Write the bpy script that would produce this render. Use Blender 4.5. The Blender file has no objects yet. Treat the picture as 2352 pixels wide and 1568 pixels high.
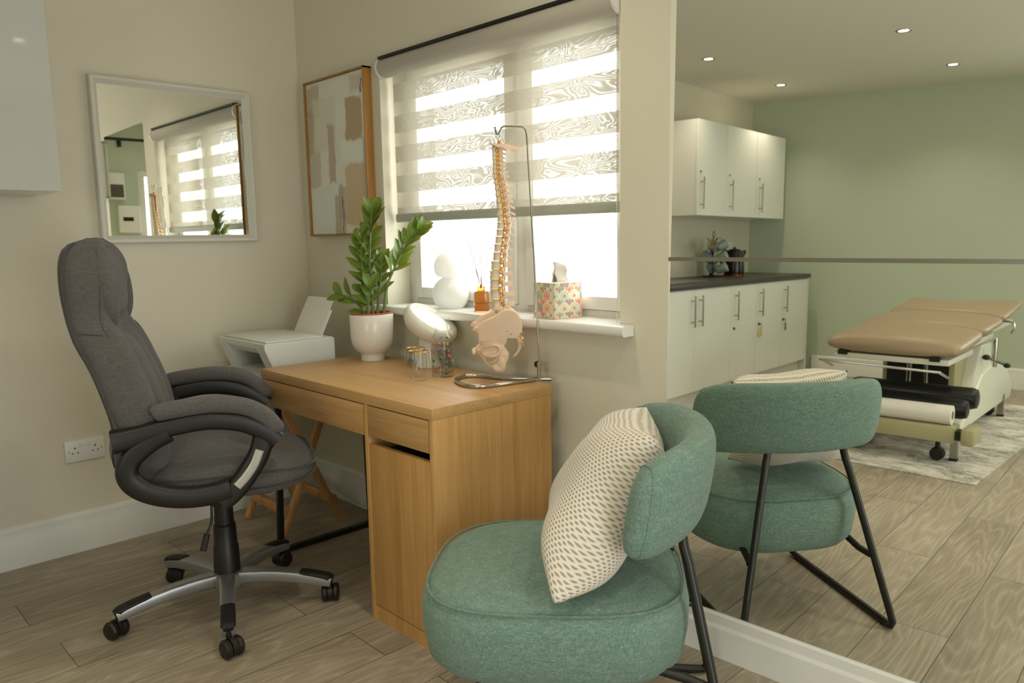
import bpy, bmesh, math, random
from mathutils import Vector, Matrix, Quaternion
random.seed(7)
R=math.radians; PI=math.pi
SC=bpy.context.scene; COL=SC.collection

# ---------------------------------------------------------------- camera
cam=bpy.data.cameras.new('camera'); co=bpy.data.objects.new('camera',cam); COL.objects.link(co); SC.camera=co
YAW,PITCH,ROLL=.80520716,.13405388,-.01790497
fw=Vector((-math.sin(YAW)*math.cos(PITCH),math.cos(YAW)*math.cos(PITCH),-math.sin(PITCH)))
rt=fw.cross(Vector((0,0,1))).normalized(); up=rt.cross(fw)
r2=rt*math.cos(ROLL)+up*math.sin(ROLL); u2=-rt*math.sin(ROLL)+up*math.cos(ROLL)
m=Matrix((( r2.x,u2.x,-fw.x),(r2.y,u2.y,-fw.y),(r2.z,u2.z,-fw.z))).to_4x4()
m.translation=Vector((3.38649,-1.88935,1.22905)); co.matrix_world=m
cam.sensor_width=36; cam.lens=36*1769.98/2352; cam.clip_start=.05
cam.dof.use_dof=True; cam.dof.focus_distance=2.25; cam.dof.aperture_fstop=4.5
# ---------------------------------------------------------------- light, exposure
vs=SC.view_settings; vs.view_transform='Standard'; vs.look='None'; vs.gamma=1; vs.use_curve_mapping=False; vs.exposure=0.40
w=bpy.data.worlds.new('overcast_sky'); SC.world=w; w.use_nodes=True
w.node_tree.nodes['Background'].inputs[0].default_value=(.95,.99,.98,1); w.node_tree.nodes['Background'].inputs[1].default_value=5.0
def area(name,loc,rot,sx,sy,power,color,portal=False):
    l=bpy.data.lights.new(name,'AREA'); l.shape='RECTANGLE'; l.size=sx; l.size_y=sy; l.energy=power; l.color=color
    if portal: l.cycles.is_portal=True
    o=bpy.data.objects.new(name,l); COL.objects.link(o); o.location=loc; o.rotation_euler=rot; return o
area('window_daylight',(1.28,.30,1.46),(R(90),0,R(180)),1.3,1.1,1,(1,1,1),True)
area('added_rear_daylight',(4.05,-5.85,1.5),(R(90),0,R(-8.9)),1.8,1.3,1,(1,1,1),True)  # daylight portal for the added rear opening, unseen, brightens the window wall
area('patio_daylight',(5.55,-1.5,1.05),(R(90),0,R(90)),1.5,2.0,1,(1,1,1),True)
SPOT_POWER=16.0; SPOT_COL=(1.0,.88,.69)
H=2.486          # ceiling height

# ---------------------------------------------------------------- helpers
class MB:
    def __init__(s): s.bm=bmesh.new()
    def _new(s,fn):
        n0=set(s.bm.verts); fn(); return [v for v in s.bm.verts if v not in n0]
    def box(s,x0,y0,z0,x1,y1,z1,bev=0,seg=2,M=None):
        b=bmesh.new(); bmesh.ops.create_cube(b,size=1)
        for v in b.verts: v.co=Vector(((x0+x1)/2+v.co.x*(x1-x0),(y0+y1)/2+v.co.y*(y1-y0),(z0+z1)/2+v.co.z*(z1-z0)))
        if bev: bmesh.ops.bevel(b,geom=b.edges[:]+b.verts[:],offset=bev,segments=seg,profile=.5,affect='EDGES',clamp_overlap=True)
        s._merge(b,M); return s
    def _merge(s,b,M=None):
        if M is not None: bmesh.ops.transform(b,matrix=M,verts=b.verts)
        me=bpy.data.meshes.new('t'); b.to_mesh(me); b.free(); s.bm.from_mesh(me); bpy.data.meshes.remove(me)
    def loft(s,rings,cap=True,closed=False,M=None):
        b=bmesh.new(); rr=[[b.verts.new(p) for p in r] for r in rings]; n=len(rings[0])
        k=len(rr); 
        for i in range(k if closed else k-1):
            a,c=rr[i],rr[(i+1)%k]
            for j in range(n):
                try: b.faces.new((a[j],a[(j+1)%n],c[(j+1)%n],c[j]))
                except ValueError: pass
        if cap and not closed:
            b.faces.new(list(reversed(rr[0]))); b.faces.new(rr[-1])
        bmesh.ops.recalc_face_normals(b,faces=b.faces); s._merge(b,M); return s
    def tube(s,pts,r,n=12,cap=True,closed=False,M=None,sec=None,upv=None):
        pts=[Vector(p) for p in pts]; k=len(pts)
        rs=r if isinstance(r,(list,tuple)) else [r]*k
        T=[]
        for i in range(k):
            a=pts[(i-1)%k] if closed or i>0 else pts[0]; c=pts[(i+1)%k] if closed or i<k-1 else pts[-1]
            t=(c-a); T.append(t.normalized() if t.length>1e-9 else Vector((0,0,1)))
        u=Vector(upv) if upv else (Vector((0,0,1)) if abs(T[0].z)<.9 else Vector((1,0,0)))
        rings=[]
        for i in range(k):
            if upv: u=Vector(upv)
            u=(u-T[i]*u.dot(T[i])); u.normalize(); v=T[i].cross(u)
            if sec: rings.append([pts[i]+(u*a+v*b)*rs[i] for a,b in sec])
            else: rings.append([pts[i]+(u*math.cos(2*PI*j/n)+v*math.sin(2*PI*j/n))*rs[i] for j in range(n)])
        return s.loft(rings,cap,closed,M)
    def cyl(s,p0,p1,r,n=24,r1=None,M=None): return s.tube([p0,p1],[r,r if r1 is None else r1],n,M=M)
    def lathe(s,prof,c=(0,0,0),n=40,M=None,cap=True):
        rings=[[(c[0]+max(r,1e-4)*math.cos(2*PI*j/n),c[1]+max(r,1e-4)*math.sin(2*PI*j/n),c[2]+z) for j in range(n)] for r,z in prof]
        return s.loft(rings,cap,M=M)
    def sphere(s,c,r,sc=(1,1,1),sub=3,M=None):
        b=bmesh.new(); bmesh.ops.create_icosphere(b,subdivisions=sub,radius=r)
        for v in b.verts: v.co=Vector((c[0]+v.co.x*sc[0],c[1]+v.co.y*sc[1],c[2]+v.co.z*sc[2]))
        s._merge(b,M); return s
    def poly(s,pts,M=None):
        b=bmesh.new(); b.faces.new([b.verts.new(p) for p in pts]); s._merge(b,M); return s
    def grid(s,f,nu,nv,M=None):
        b=bmesh.new(); V=[[b.verts.new(f(i/nu,j/nv)) for j in range(nv+1)] for i in range(nu+1)]
        for i in range(nu):
            for j in range(nv): b.faces.new((V[i][j],V[i+1][j],V[i+1][j+1],V[i][j+1]))
        s._merge(b,M); return s
    def build(s,name,mat,parent=None,smooth=35,sub=0,solid=0):
        me=bpy.data.meshes.new(name); bmesh.ops.recalc_face_normals(s.bm,faces=s.bm.faces); s.bm.to_mesh(me); s.bm.free()
        me.materials.append(mat)
        if smooth:
            me.polygons.foreach_set('use_smooth',[True]*len(me.polygons))
            if smooth<180: me.set_sharp_from_angle(angle=R(smooth))
        o=bpy.data.objects.new(name,me); COL.objects.link(o)
        if parent: o.parent=parent
        if solid: md=o.modifiers.new('s','SOLIDIFY'); md.thickness=solid
        if sub: md=o.modifiers.new('s','SUBSURF'); md.levels=sub; md.render_levels=sub
        return o
def thing(name,label,cat,loc=(0,0,0),rz=0,group=None):
    o=bpy.data.objects.new(name,None); COL.objects.link(o); o.location=loc; o.rotation_euler=(0,0,rz); o.empty_display_size=.1
    return tag(o,label,cat,group)
def tag(o,label,cat,group=None):
    o['label']=label; o['category']=cat
    if group: o['group']=group
    return o
def at(o,loc,rz=0): o.location=loc; o.rotation_euler=(0,0,rz); return o
def struct(o): o['kind']='structure'; return o
def copy_tree(o,parent=None):
    c=o.copy(); COL.objects.link(c); c.parent=parent
    for ch in list(o.children): copy_tree(ch,c)
    return c
def supell(a,b,n,k,z=0,cx=0,cy=0):
    P=[]
    for j in range(k):
        t=2*PI*j/k; c,s_=math.cos(t),math.sin(t)
        P.append((cx+a*math.copysign(abs(c)**(2/n),c),cy+b*math.copysign(abs(s_)**(2/n),s_),z))
    return P
def smooth_path(P,n=8,closed=False):
    P=[Vector(p) for p in P]; out=[]; k=len(P)
    rng=range(k if closed else k-1)
    for i in rng:
        p1,p2=P[i],P[(i+1)%k]
        p0=P[(i-1)%k] if closed or i>0 else p1*2-p2
        p3=P[(i+2)%k] if closed or i<k-2 else p2*2-p1
        for j in range(n):
            t=j/n; out.append(.5*((2*p1)+(-p0+p2)*t+(2*p0-5*p1+4*p2-p3)*t*t+(-p0+3*p1-3*p2+p3)*t**3))
    if not closed: out.append(P[-1])
    return out
def lerp(T,x):
    """smooth (cubic Hermite) table T=[(x,v..)...]"""
    if x<=T[0][0]: return T[0][1:]
    for i in range(len(T)-1):
        a,b=T[i],T[i+1]
        if x<=b[0]:
            h=b[0]-a[0]; t=(x-a[0])/h; p=T[max(i-1,0)]; q=T[min(i+2,len(T)-1)]; out=[]
            for k in range(1,len(a)):
                ma=(b[k]-p[k])/(b[0]-p[0])*h; mb=(q[k]-a[k])/(q[0]-a[0])*h
                out.append((2*t**3-3*t*t+1)*a[k]+(t**3-2*t*t+t)*ma+(3*t*t-2*t**3)*b[k]+(t**3-t*t)*mb)
            return tuple(out)
    return T[-1][1:]
RSEC=[(a*.5+0,b*.5) for a,b,_ in supell(1,1,4,16)]
def rsec(w,h,n=4,k=20): return [(a,b) for a,b,_ in supell(h/2,w/2,n,k)]
def remesh_obj(o,voxel,smooth_it=4):
    md=o.modifiers.new('r','REMESH'); md.mode='VOXEL'; md.voxel_size=voxel; md.use_smooth_shade=True
    if smooth_it: ms=o.modifiers.new('sm','SMOOTH'); ms.factor=.6; ms.iterations=smooth_it
    dg=bpy.context.evaluated_depsgraph_get(); dg.update(); me=bpy.data.meshes.new_from_object(o.evaluated_get(dg))
    o.modifiers.clear(); old=o.data; mats=[x for x in old.materials]; o.data=me
    me.materials.clear(); [me.materials.append(x) for x in mats]
    me.polygons.foreach_set('use_smooth',[True]*len(me.polygons)); return o

# ---------------------------------------------------------------- materials
def lin(c):
    if isinstance(c,str): c=tuple(int(c[i:i+2],16)/255 for i in (0,2,4))
    return tuple(((x/12.92) if x<=.04045 else ((x+.055)/1.055)**2.4) for x in c)+(1,)
class NT:
    def __init__(s,name):
        s.m=bpy.data.materials.new(name); s.m.use_nodes=True; s.t=s.m.node_tree; s.b=s.t.nodes['Principled BSDF']; s.out=s.t.nodes['Material Output']
    def n(s,typ,**k):
        x=s.t.nodes.new(typ)
        for a,v in k.items():
            if a.startswith('i_'):
                key=a[2:]; key=int(key) if key.isdigit() else key.replace('_',' ')
                s.set(x.inputs[key],v)
            else: setattr(x,a,v)
        return x
    def set(s,sock,v):
        if hasattr(v,'is_output'): s.t.links.new(v,sock)
        else: sock.default_value=v
    def l(s,a,b): s.t.links.new(a,b)
    def math(s,op,a,b=0.,c=None,clamp=False):
        x=s.n('ShaderNodeMath',operation=op,use_clamp=clamp); s.set(x.inputs[0],a); s.set(x.inputs[1],b)
        if c is not None: s.set(x.inputs[2],c)
        return x.outputs[0]
    def mix(s,f,a,b,blend='MIX'):
        x=s.n('ShaderNodeMix',data_type='RGBA',blend_type=blend); s.set(x.inputs[0],f); s.set(x.inputs[6],a); s.set(x.inputs[7],b); return x.outputs[2]
    def co(s,kind='Object'):
        if kind=='World': return s.n('ShaderNodeNewGeometry').outputs['Position']
        return s.n('ShaderNodeTexCoord').outputs[kind]
    def xyz(s,v): x=s.n('ShaderNodeSeparateXYZ'); s.l(v,x.inputs[0]); return x.outputs
    def comb(s,x,y,z): c=s.n('ShaderNodeCombineXYZ'); s.set(c.inputs[0],x); s.set(c.inputs[1],y); s.set(c.inputs[2],z); return c.outputs[0]
    def noise(s,v,scale,detail=3,rough=.55,dist=0): return s.n('ShaderNodeTexNoise',i_Vector=v,i_Scale=scale,i_Detail=detail,i_Roughness=rough,i_Distortion=dist).outputs[0]
    def mapv(s,v,scale=(1,1,1),rot=(0,0,0),loc=(0,0,0)): return s.n('ShaderNodeMapping',i_Vector=v,i_Scale=scale,i_Rotation=rot,i_Location=loc).outputs[0]
    def ramp(s,f,stops):
        x=s.n('ShaderNodeValToRGB'); s.set(x.inputs[0],f); cr=x.color_ramp
        while len(cr.elements)<len(stops): cr.elements.new(.5)
        for e,(p,c) in zip(cr.elements,stops): e.position=p; e.color=c if len(c)==4 else c+(1,)
        return x.outputs[0]
    def bump(s,h,strength=.3,dist=.002): s.l(s.n('ShaderNodeBump',i_Height=h,i_Strength=strength,i_Distance=dist).outputs[0],s.b.inputs['Normal'])
    def P(s,**k):
        for a,v in k.items(): s.set(s.b.inputs[a.replace('_',' ')],v)
        return s
def plain(name,col,rough=.5,metal=0,var=.06,bump=0,scale=30,**k):
    M=NT(name); c=lin(col); v=M.noise(M.co(),scale,3)
    dark=tuple(x*(1-var) for x in c[:3])+(1,); lite=tuple(min(1,x*(1+var)) for x in c[:3])+(1,)
    M.P(Base_Color=M.mix(v,dark,lite),Roughness=rough,Metallic=metal,**k)
    if bump: M.bump(M.noise(M.co(),scale*6,4),bump,.001)
    return M.m
def fabric(name,cols,scale=500,rough=.95,bump=.5,streak=(1,1,1),sheen=.25,slub=.12):
    M=NT(name); v=M.co(); q=scale; l_=scale*.13
    n=[M.noise(M.mapv(v,sc),1.0,3,.65) for sc in ((q,q,l_),(l_,q,q),(q,l_,q))]
    f=M.math('DIVIDE',M.math('ADD',M.math('ADD',n[0],n[1]),n[2]),3.); f=M.math('ADD',M.math('MULTIPLY',M.math('SUBTRACT',f,.5),1.7),.5)
    sl=M.noise(M.mapv(v,(28,28,150)),1.0,2); f=M.math('ADD',f,M.math('MULTIPLY',M.math('SUBTRACT',sl,.5),slub*4))
    M.P(Base_Color=M.ramp(f,[(.24,lin(cols[0])),(.5,lin(cols[1])),(.80,lin(cols[2]))]),Roughness=rough,Sheen_Weight=sheen); M.bump(f,bump,.0012); return M.m
def wood(name,cols,axis='z',scale=1.,rough=.45):
    M=NT(name); v=M.co(); sc={'x':(.6,14,14),'y':(14,.6,14),'z':(14,14,.6)}[axis]
    big=M.noise(M.mapv(v,tuple(x*.35*scale for x in sc)),1.6,3,.5,.6)
    rings=M.math('SINE',M.math('MULTIPLY',big,30)); fine=M.noise(M.mapv(v,tuple(x*scale*9 for x in sc)),1.0,5,.7)
    f=M.math('ADD',M.math('MULTIPLY',M.math('ADD',rings,1),.05),M.math('ADD',M.math('MULTIPLY',fine,.55),M.math('MULTIPLY',big,.35)),clamp=True)
    M.P(Base_Color=M.ramp(f,[(.3,lin(cols[0])),(.55,lin(cols[1])),(.85,lin(cols[2]))]),Roughness=rough); M.bump(fine,.12,.0006); return M.m
M_wall=plain('cream_wall_paint','dcd5c0',.75,var=.02,bump=.05,scale=8)
M_ceil=plain('white_ceiling_paint','e0ddcf',.85,var=.015)
M_green=plain('sage_green_paint','bfc9b2',.7,var=.02,bump=.05,scale=8)
M_gloss=plain('white_gloss_board','c6c5bf',.05,var=.01)
M_satin=plain('white_satin_paint','e6e4dc',.3,var=.01)
M_doorw=plain('white_cabinet_door','e9e9e0',.28,var=.01)
M_black=plain('black_plastic','17140f',.45,var=.1,bump=.1,scale=80)
M_blackmetal=plain('black_powder_coat','16150f',.38,var=.08)
M_chrome=plain('chrome','c8c6c0',.12,1.0,var=.02)
M_steel=plain('brushed_steel','a9a49a',.3,1.0,var=.04)
M_silver=plain('silver_painted','a9aaac',.33,.75,var=.02)
M_mirror=plain('mirror_silvering','f8faf5',.0,1.0,var=0.0)
M_oak=wood('oak_veneer_upright',('a97c3e','c4975a','d2aa6e'),'z')
M_oakx=wood('oak_veneer_top',('b08650','c59c66','d0aa78'),'x')
M_beech=wood('beech_wood',('a9763f','c9965c','d8aa72'),'z',2)
M_green_fab=fabric('green_weave',('41665a','6a877a','abb5a9'),620,sheen=.1,slub=.05)
M_grey_fab=fabric('grey_linen_fabric',('403d3a','595654','76726e'),700,sheen=.08,slub=.04)
M_pot=plain('glazed_white_ceramic','e6e1d4',.3,var=.01,Coat_Weight=.3)
M_bone=plain('bone_plastic','e6cbb0',.42,var=.06,Subsurface_Weight=.1)
M_disc=plain('cream_disc','f3e2b4',.35,var=.04,Subsurface_Weight=.25)
M_nerve=plain('yellow_nerve','f0a815',.4,var=.1)
M_artery=plain('red_artery','b8343a',.4)
M_tan=plain('tan_vinyl','a08c70',.42,var=.04,bump=.1,scale=60)
M_ivory=plain('ivory_enamel','dcdccb',.35,var=.02)
M_olive=plain('khaki_enamel','a9a37c',.4,var=.02)
M_rubber=plain('black_rubber','131210',.6)
M_vinylblack=plain('black_vinyl','0d0d10',.35,var=.1)
M_paper=plain('white_paper','e6e3da',.8,var=.01)
M_worktop=plain('dark_laminate','3a3631',.35,var=.15,scale=60)
M_printer=plain('white_printer_plastic','e2e3dc',.4,var=.01)
M_grey=plain('grey_plastic','8d8f8c',.5)
M_terra=plain('terracotta_plastic','b3553c',.6)
M_soil=plain('brown_soil','3b2718',.9,var=.4,bump=.8,scale=90)
M_stem=plain('green_stem','6f7f45',.45,var=.2)
M_leaf=(lambda M:(M.P(Base_Color=M.mix(M.noise(M.co(),9,2),lin('2f4d1c'),lin('7e982e')),Roughness=.32,Transmission_Weight=0.,Subsurface_Weight=.05),M.m)[1])(NT('waxy_green_leaf'))
M_gold=plain('gold_rim','d0a050',.25,1.0)
M_white_pl=plain('white_plastic','e8e6e0',.35,var=.01)

def glass(name,col='ffffff',rough=0,ior=1.45):
    M=NT(name); M.P(Base_Color=lin(col),Roughness=rough,Transmission_Weight=1,IOR=ior); return M.m
def thin(name,tint=(1,1,1,1),lo=.04):
    M=NT(name); t=M.n('ShaderNodeBsdfTransparent',i_Color=tint); g=M.n('ShaderNodeBsdfGlossy',i_Roughness=.02); lw=M.n('ShaderNodeLayerWeight',i_Blend=.5)
    f=M.math('ADD',M.math('MULTIPLY',M.math('POWER',lw.outputs['Facing'],3.5),.8),lo,clamp=True)
    x=M.n('ShaderNodeMixShader'); M.l(f,x.inputs[0]); M.l(t.outputs[0],x.inputs[1]); M.l(g.outputs[0],x.inputs[2]); M.l(x.outputs[0],M.out.inputs[0]); return M,x
M_glass=thin('clear_glass',(.985,.99,.985,1),.03)[0].m; M_water=thin('water',(.93,.955,.94,1),.03)[0].m
def amber():
    M=NT('amber_glass'); M.P(Base_Color=lin('d98c3a'),Roughness=.05,Transmission_Weight=.8,IOR=1.45); return M.m
M_amber=amber()
def pane():
    M=NT('window_pane_glass'); t=M.n('ShaderNodeBsdfTransparent'); g=M.n('ShaderNodeBsdfGlossy',i_Roughness=.02)
    x=M.n('ShaderNodeMixShader',i_0=.05); M.l(t.outputs[0],x.inputs[1]); M.l(g.outputs[0],x.inputs[2]); M.l(x.outputs[0],M.out.inputs[0]); return M.m
M_pane=pane()

def floor_mat():
    M=NT('grey_oak_planks'); X,Y,Z=M.xyz(M.co('World')); W=.1985
    r=M.math('DIVIDE',M.math('SUBTRACT',X,.765),W); row=M.math('FLOOR',r); fx=M.math('SUBTRACT',r,row)
    off=M.math('FRACT',M.math('ADD',M.math('MULTIPLY',row,.5167),.893))
    q=M.math('SUBTRACT',M.math('DIVIDE',Y,1.22),off); colm=M.math('FLOOR',q); fy=M.math('SUBTRACT',q,colm)
    wn=M.n('ShaderNodeTexWhiteNoise',noise_dimensions='2D',i_Vector=M.comb(row,colm,0)); rnd=wn.outputs[0]; rc=M.xyz(wn.outputs[1])
    sh=M.comb(M.math('MULTIPLY',rnd,7.),M.math('MULTIPLY',rc[1],9.),M.math('MULTIPLY',rc[2],11.))
    base=M.n('ShaderNodeVectorMath',operation='ADD',i_0=M.co('World'),i_1=sh).outputs[0]
    big=M.noise(M.mapv(base,(5.5,.75,1)),1.0,2.5,.5,.35)
    rings=M.math('SUBTRACT',1,M.math('POWER',M.math('ABSOLUTE',M.math('SINE',M.math('MULTIPLY',big,60))),.45))
    fine=M.noise(M.mapv(base,(130,5,1)),1.0,4,.65)
    blot=M.noise(M.mapv(base,(3.5,1.1,1)),1.0,3,.6)
    f=M.math('ADD',M.math('ADD',M.math('MULTIPLY',rings,.19),M.math('MULTIPLY',fine,.46)),M.math('ADD',M.math('MULTIPLY',blot,.46),M.math('MULTIPLY',rnd,.08)))
    c=M.ramp(f,[(.30,lin('7d7261')),(.50,lin('9b907d')),(.68,lin('b0a693')),(.9,lin('c6beac'))])
    kn=M.n('ShaderNodeTexVoronoi',i_Vector=M.mapv(base,(2.2,.9,1)),i_Scale=1.0); kd=M.ramp(kn.outputs['Distance'],[(.0,(1,1,1)),(.035,(0,0,0))])
    c=M.mix(M.math('MULTIPLY',kd,.55),c,lin('5c4a36'))
    e1=M.math('LESS_THAN',M.math('MINIMUM',fx,M.math('SUBTRACT',1,fx)),.0075); e2=M.math('LESS_THAN',M.math('MINIMUM',fy,M.math('SUBTRACT',1,fy)),.0012)
    e=M.math('MAXIMUM',e1,e2); M.P(Base_Color=M.mix(M.math('MULTIPLY',e,.75),c,lin('3b3022')),Roughness=M.math('ADD',.42,M.math('MULTIPLY',fine,.15)))
    M.bump(M.math('SUBTRACT',M.math('MULTIPLY',fine,.35),M.math('MULTIPLY',e,1.)),.25,.001); return M.m
M_floor=floor_mat()

# ================================================================ structure
BW=lambda x:-5.018-.157*x           # back wall line
XR=5.4
BEND=lambda x:(x-2.083)*.03646 if x>2.083 else 0.
WX0,WX1,WZ0,WZ1=.665,1.905,.945,1.965
f=MB().poly([(-.1,.5,0),(-.1,BW(-.1)-.1,0),(XR+.1,BW(XR)-.1,0),(XR+.1,.5,0)]).build('floor',M_floor,smooth=0); struct(f)
struct(MB().box(-.12,BW(XR)-.15,H,XR+.15,.5,H+.1).build('ceiling',M_ceil,smooth=0))
struct(MB().box(-.12,BW(0)-.15,0,0,.3,H).build('wall_left',M_wall,smooth=0))
b=MB()
b.box(-.1,0,0,WX0,.28,H).box(WX1,0,0,2.083,.28,H).box(WX0,0,0,WX1,.28,WZ0).box(WX0,0,WZ1,WX1,.28,H)
yo=.009
b.loft([[(2.083,0,z),(2.083,.28,z),(XR+.1,.4,z),(XR+.1,BEND(XR+.1)+yo,z),(2.10,BEND(2.1)+yo,z)] for z in (0,H)])
struct(b.build('wall_window',M_wall,smooth=0))
bp=lambda x,d:(x,BW(x)-d)
b=MB(); BX0,BX1,BZ0_,BZ1_=3.2,4.9,.85,2.1  # rear opening added out of view to let in extra daylight
for xa,xb,za,zb in ((-.1,BX0,0,H),(BX1,XR+.1,0,H),(BX0,BX1,0,BZ0_),(BX0,BX1,BZ1_,H)):
    b.loft([[bp(xa,0)+(z,),bp(xa,.12)+(z,),bp(xb,.12)+(z,),bp(xb,0)+(z,)] for z in (za,zb)])
struct(b.build('wall_back',M_green,smooth=0))
b=MB()
def bseg(xa,xb,za,zb): b.loft([[bp(xa,.02)+(z,),bp(xa,.08)+(z,),bp(xb,.08)+(z,),bp(xb,.02)+(z,)] for z in (za,zb)])
bseg(BX0,BX0+.06,BZ0_,BZ1_); bseg(BX1-.06,BX1,BZ0_,BZ1_); bseg(4.02,4.08,BZ0_,BZ1_); bseg(BX0,BX1,BZ0_-.001,BZ0_+.06); bseg(BX0,BX1,BZ1_-.06,BZ1_+.001)
struct(b.build('window_added',M_satin))  # frame of the added, unseen rear window
# right wall with patio opening y -2.25..-.78, z 0..2.02
b=MB().box(XR,-.78,0,XR+.12,.5,H).box(XR,-2.25,2.02,XR+.12,-.78,H).box(XR,BW(XR)-.1,0,XR+.12,-2.25,H)
struct(b.build('wall_right',M_green,smooth=0))
BBP=[(0,0),(.018,0),(.018,.105),(.014,.118),(.014,.148),(.010,.157),(.004,.162),(0,.162)]
def baseboard(name,p0,p1,nrm):
    rings=[[(p[0]+nrm[0]*a,p[1]+nrm[1]*a,z) for a,z in BBP] for p in (p0,p1)]
    struct(MB().loft(rings).build(name,M_satin,smooth=20))
baseboard('baseboard_left',(0,-2.2),(0,0),(1,0))
baseboard('baseboard_window',(0,0),(2.083,0),(0,-1))
BBP=[(a*1.15,z*.86) for a,z in BBP]
baseboard('baseboard_mirror_side',(2.083,yo+BEND(2.083)),(XR,yo+BEND(XR)),(.03646,-1))
BBP=[(a,z*1.05/.86/1.0) for a,z in BBP]
baseboard('baseboard_back',(.6,BW(.6)),(XR,BW(XR)),(.155,.988))
baseboard('baseboard_right',(XR,0),(XR,-.8),(-1,0))
# window 1 : white timber frame, two casements
YF=.12
wf=MB()
fz0,fz1=WZ0+.005,WZ1
wf.box(WX0,YF,fz0,WX0+.05,YF+.07,fz1,.003).box(WX1-.05,YF,fz0,WX1,YF+.07,fz1,.003)
for a_,c_ in ((WX0+.048,1.337),(1.383,WX1-.048)): wf.box(a_,YF+.002,fz0+.001,c_,YF+.068,fz0+.03,.002).box(a_,YF+.002,fz1-.05,c_,YF+.068,fz1-.001,.002)
wf.box(1.335,YF,fz0,1.385,YF+.07,fz1,.003)
w1=wf.build('window_1',M_satin); struct(w1)
for a,c in ((WX0+.052,1.333),(1.387,WX1-.052)):
    s=MB(); t=.045; y0,y1=YF-.012,YF+.045; z0,z1=fz0+.032,fz1-.052
    s.box(a,y0,z0,a+t,y1,z1,.003).box(c-t,y0,z0,c,y1,z1,.003).box(a+t-.002,y0+.0015,z0+.0005,c-t+.002,y1-.0015,z0+t,.002).box(a+t-.002,y0+.0015,z1-t,c-t+.002,y1-.0015,z1-.0005,.002)
    so=s.build('sash',M_satin,w1)
    MB().box(a+t-.003,y0+.025,z0+t-.003,c-t+.003,y0+.031,z1-t+.003).build('pane',M_pane,so,smooth=0)
b=MB().box(WX0+.002,-.001,WZ0-.015,WX1-.002,YF+.03,WZ0+.012)
b.tube([(.615,-.045,WZ0-.004),(1.962,-.045,WZ0-.004)],1,sec=rsec(.032,.034,2.6)).box(.6165,-.044,WZ0-.0205,1.9605,-.0025,WZ0+.0125,.0)
sl=b.build('window_sill',M_satin,w1)
# door 1 : glazed patio door in the right wall
b=MB()
y0,y1=-2.25,-.78
for ya in (y0,y1-.07,-1.52): b.box(XR+.02,ya,0.001,XR+.09,ya+.07,2.019,.003)
for ya,yb in ((y0+.068,-1.518),(-1.452,y1-.068)): b.box(XR+.022,ya,1.95,XR+.088,yb,2.018,.002).box(XR+.022,ya,0.002,XR+.088,yb,.1,.002)
d1=struct(b.build('door_1',M_satin))
MB().box(XR+.05,y0+.06,.1,XR+.056,y1-.06,1.96).build('pane',M_pane,d1,smooth=0)
MB().box(XR-.005,-1.72,1.0,XR+.02,-1.70,1.14,.004).cyl((XR-.03,-1.71,1.1),(XR-.03,-1.6,1.1),.008).build('door_handle',M_steel,d1)

# ================================================================ wall mirror (two panels)
def mir_y(x,z): return (x-2.)*.03646+(z-1.2)*.0065
def panel(name,x0,x1,z0,z1,label):
    rr=[]
    for th in (0,.006): rr.append([(x,mir_y(x,z)+th,z) for x,z in ((x0,z0),(x1,z0),(x1,z1),(x0,z1))])
    o=MB().loft(rr).build('wall_mirror',M_mirror,smooth=0); return tag(o,label,'mirror','large frameless wall mirrors')
panel('a',2.083,3.035,.139,1.1545,'large frameless wall mirror, lower panel resting on the baseboard behind the green chair')
panel('b',2.083,3.035,1.1635,2.03,'large frameless wall mirror, upper panel reflecting the ceiling spotlights')
o=MB().box(0,0,0,.95,.004,.009)
o=MB().loft([[(x,mir_y(x,z)-.0035+t,z) for x,z in ((2.083,1.1535),(3.035,1.1535),(3.035,1.1645),(2.083,1.1645))] for t in (0,.004)]).build('mirror_joint_strip',M_steel,smooth=0)
tag(o,'slim metal joining strip across the big wall mirror between upper and lower panel','strip')

# ================================================================ ceiling spotlights
k=0
for gy in (-.62,-1.87,-3.12,-4.36):
    for gx in (.54,1.76,2.98,4.2):
        if gx<1 and gy>-2: continue
        y=gy-(.17 if gx>1 and gy<-3 else 0)
        lab={(0,2):'recessed ceiling spotlight nearest the kitchen cupboards, towards the window',(0,3):'recessed ceiling spotlight in the corner above the wall cupboards and kettle',
             (1,2):'recessed ceiling spotlight above the foot end of the treatment couch',(1,3):'recessed ceiling spotlight above the head end of the treatment couch'}.get(([.54,1.76,2.98,4.2].index(gx),[-.62,-1.87,-3.12,-4.36].index(gy)),'recessed round ceiling spotlight in the rest of the ceiling grid')
        if k==0:
            s0=thing('ceiling_spotlight',lab,'ceiling light',(gx,y,H),0,'recessed ceiling spotlights')
            MB().lathe([(.030,-.001),(.032,-.004),(.044,-.004),(.046,0),(.046,.001),(.030,.001)]).build('trim_ring',M_steel,s0)
            MB().lathe([(.0,-.0015),(.030,-.0015),(.030,.001),(0,.001)]).build('lamp_lens',(lambda M:(M.P(Base_Color=(1,1,1,1),Emission_Color=(1,.88,.68,1),Emission_Strength=14),M.m)[1])(NT('spotlight_lens')),s0)
        else:
            s=copy_tree(s0); s.location=(gx,y,H); s['label']=lab
        k+=1
        l=bpy.data.lights.new('spot','SPOT'); l.energy=SPOT_POWER; l.color=SPOT_COL; l.spot_size=R(125); l.spot_blend=.8; l.shadow_soft_size=.03
        lo=bpy.data.objects.new('spot',l); COL.objects.link(lo); lo.location=(gx,y,H-.012)

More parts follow.
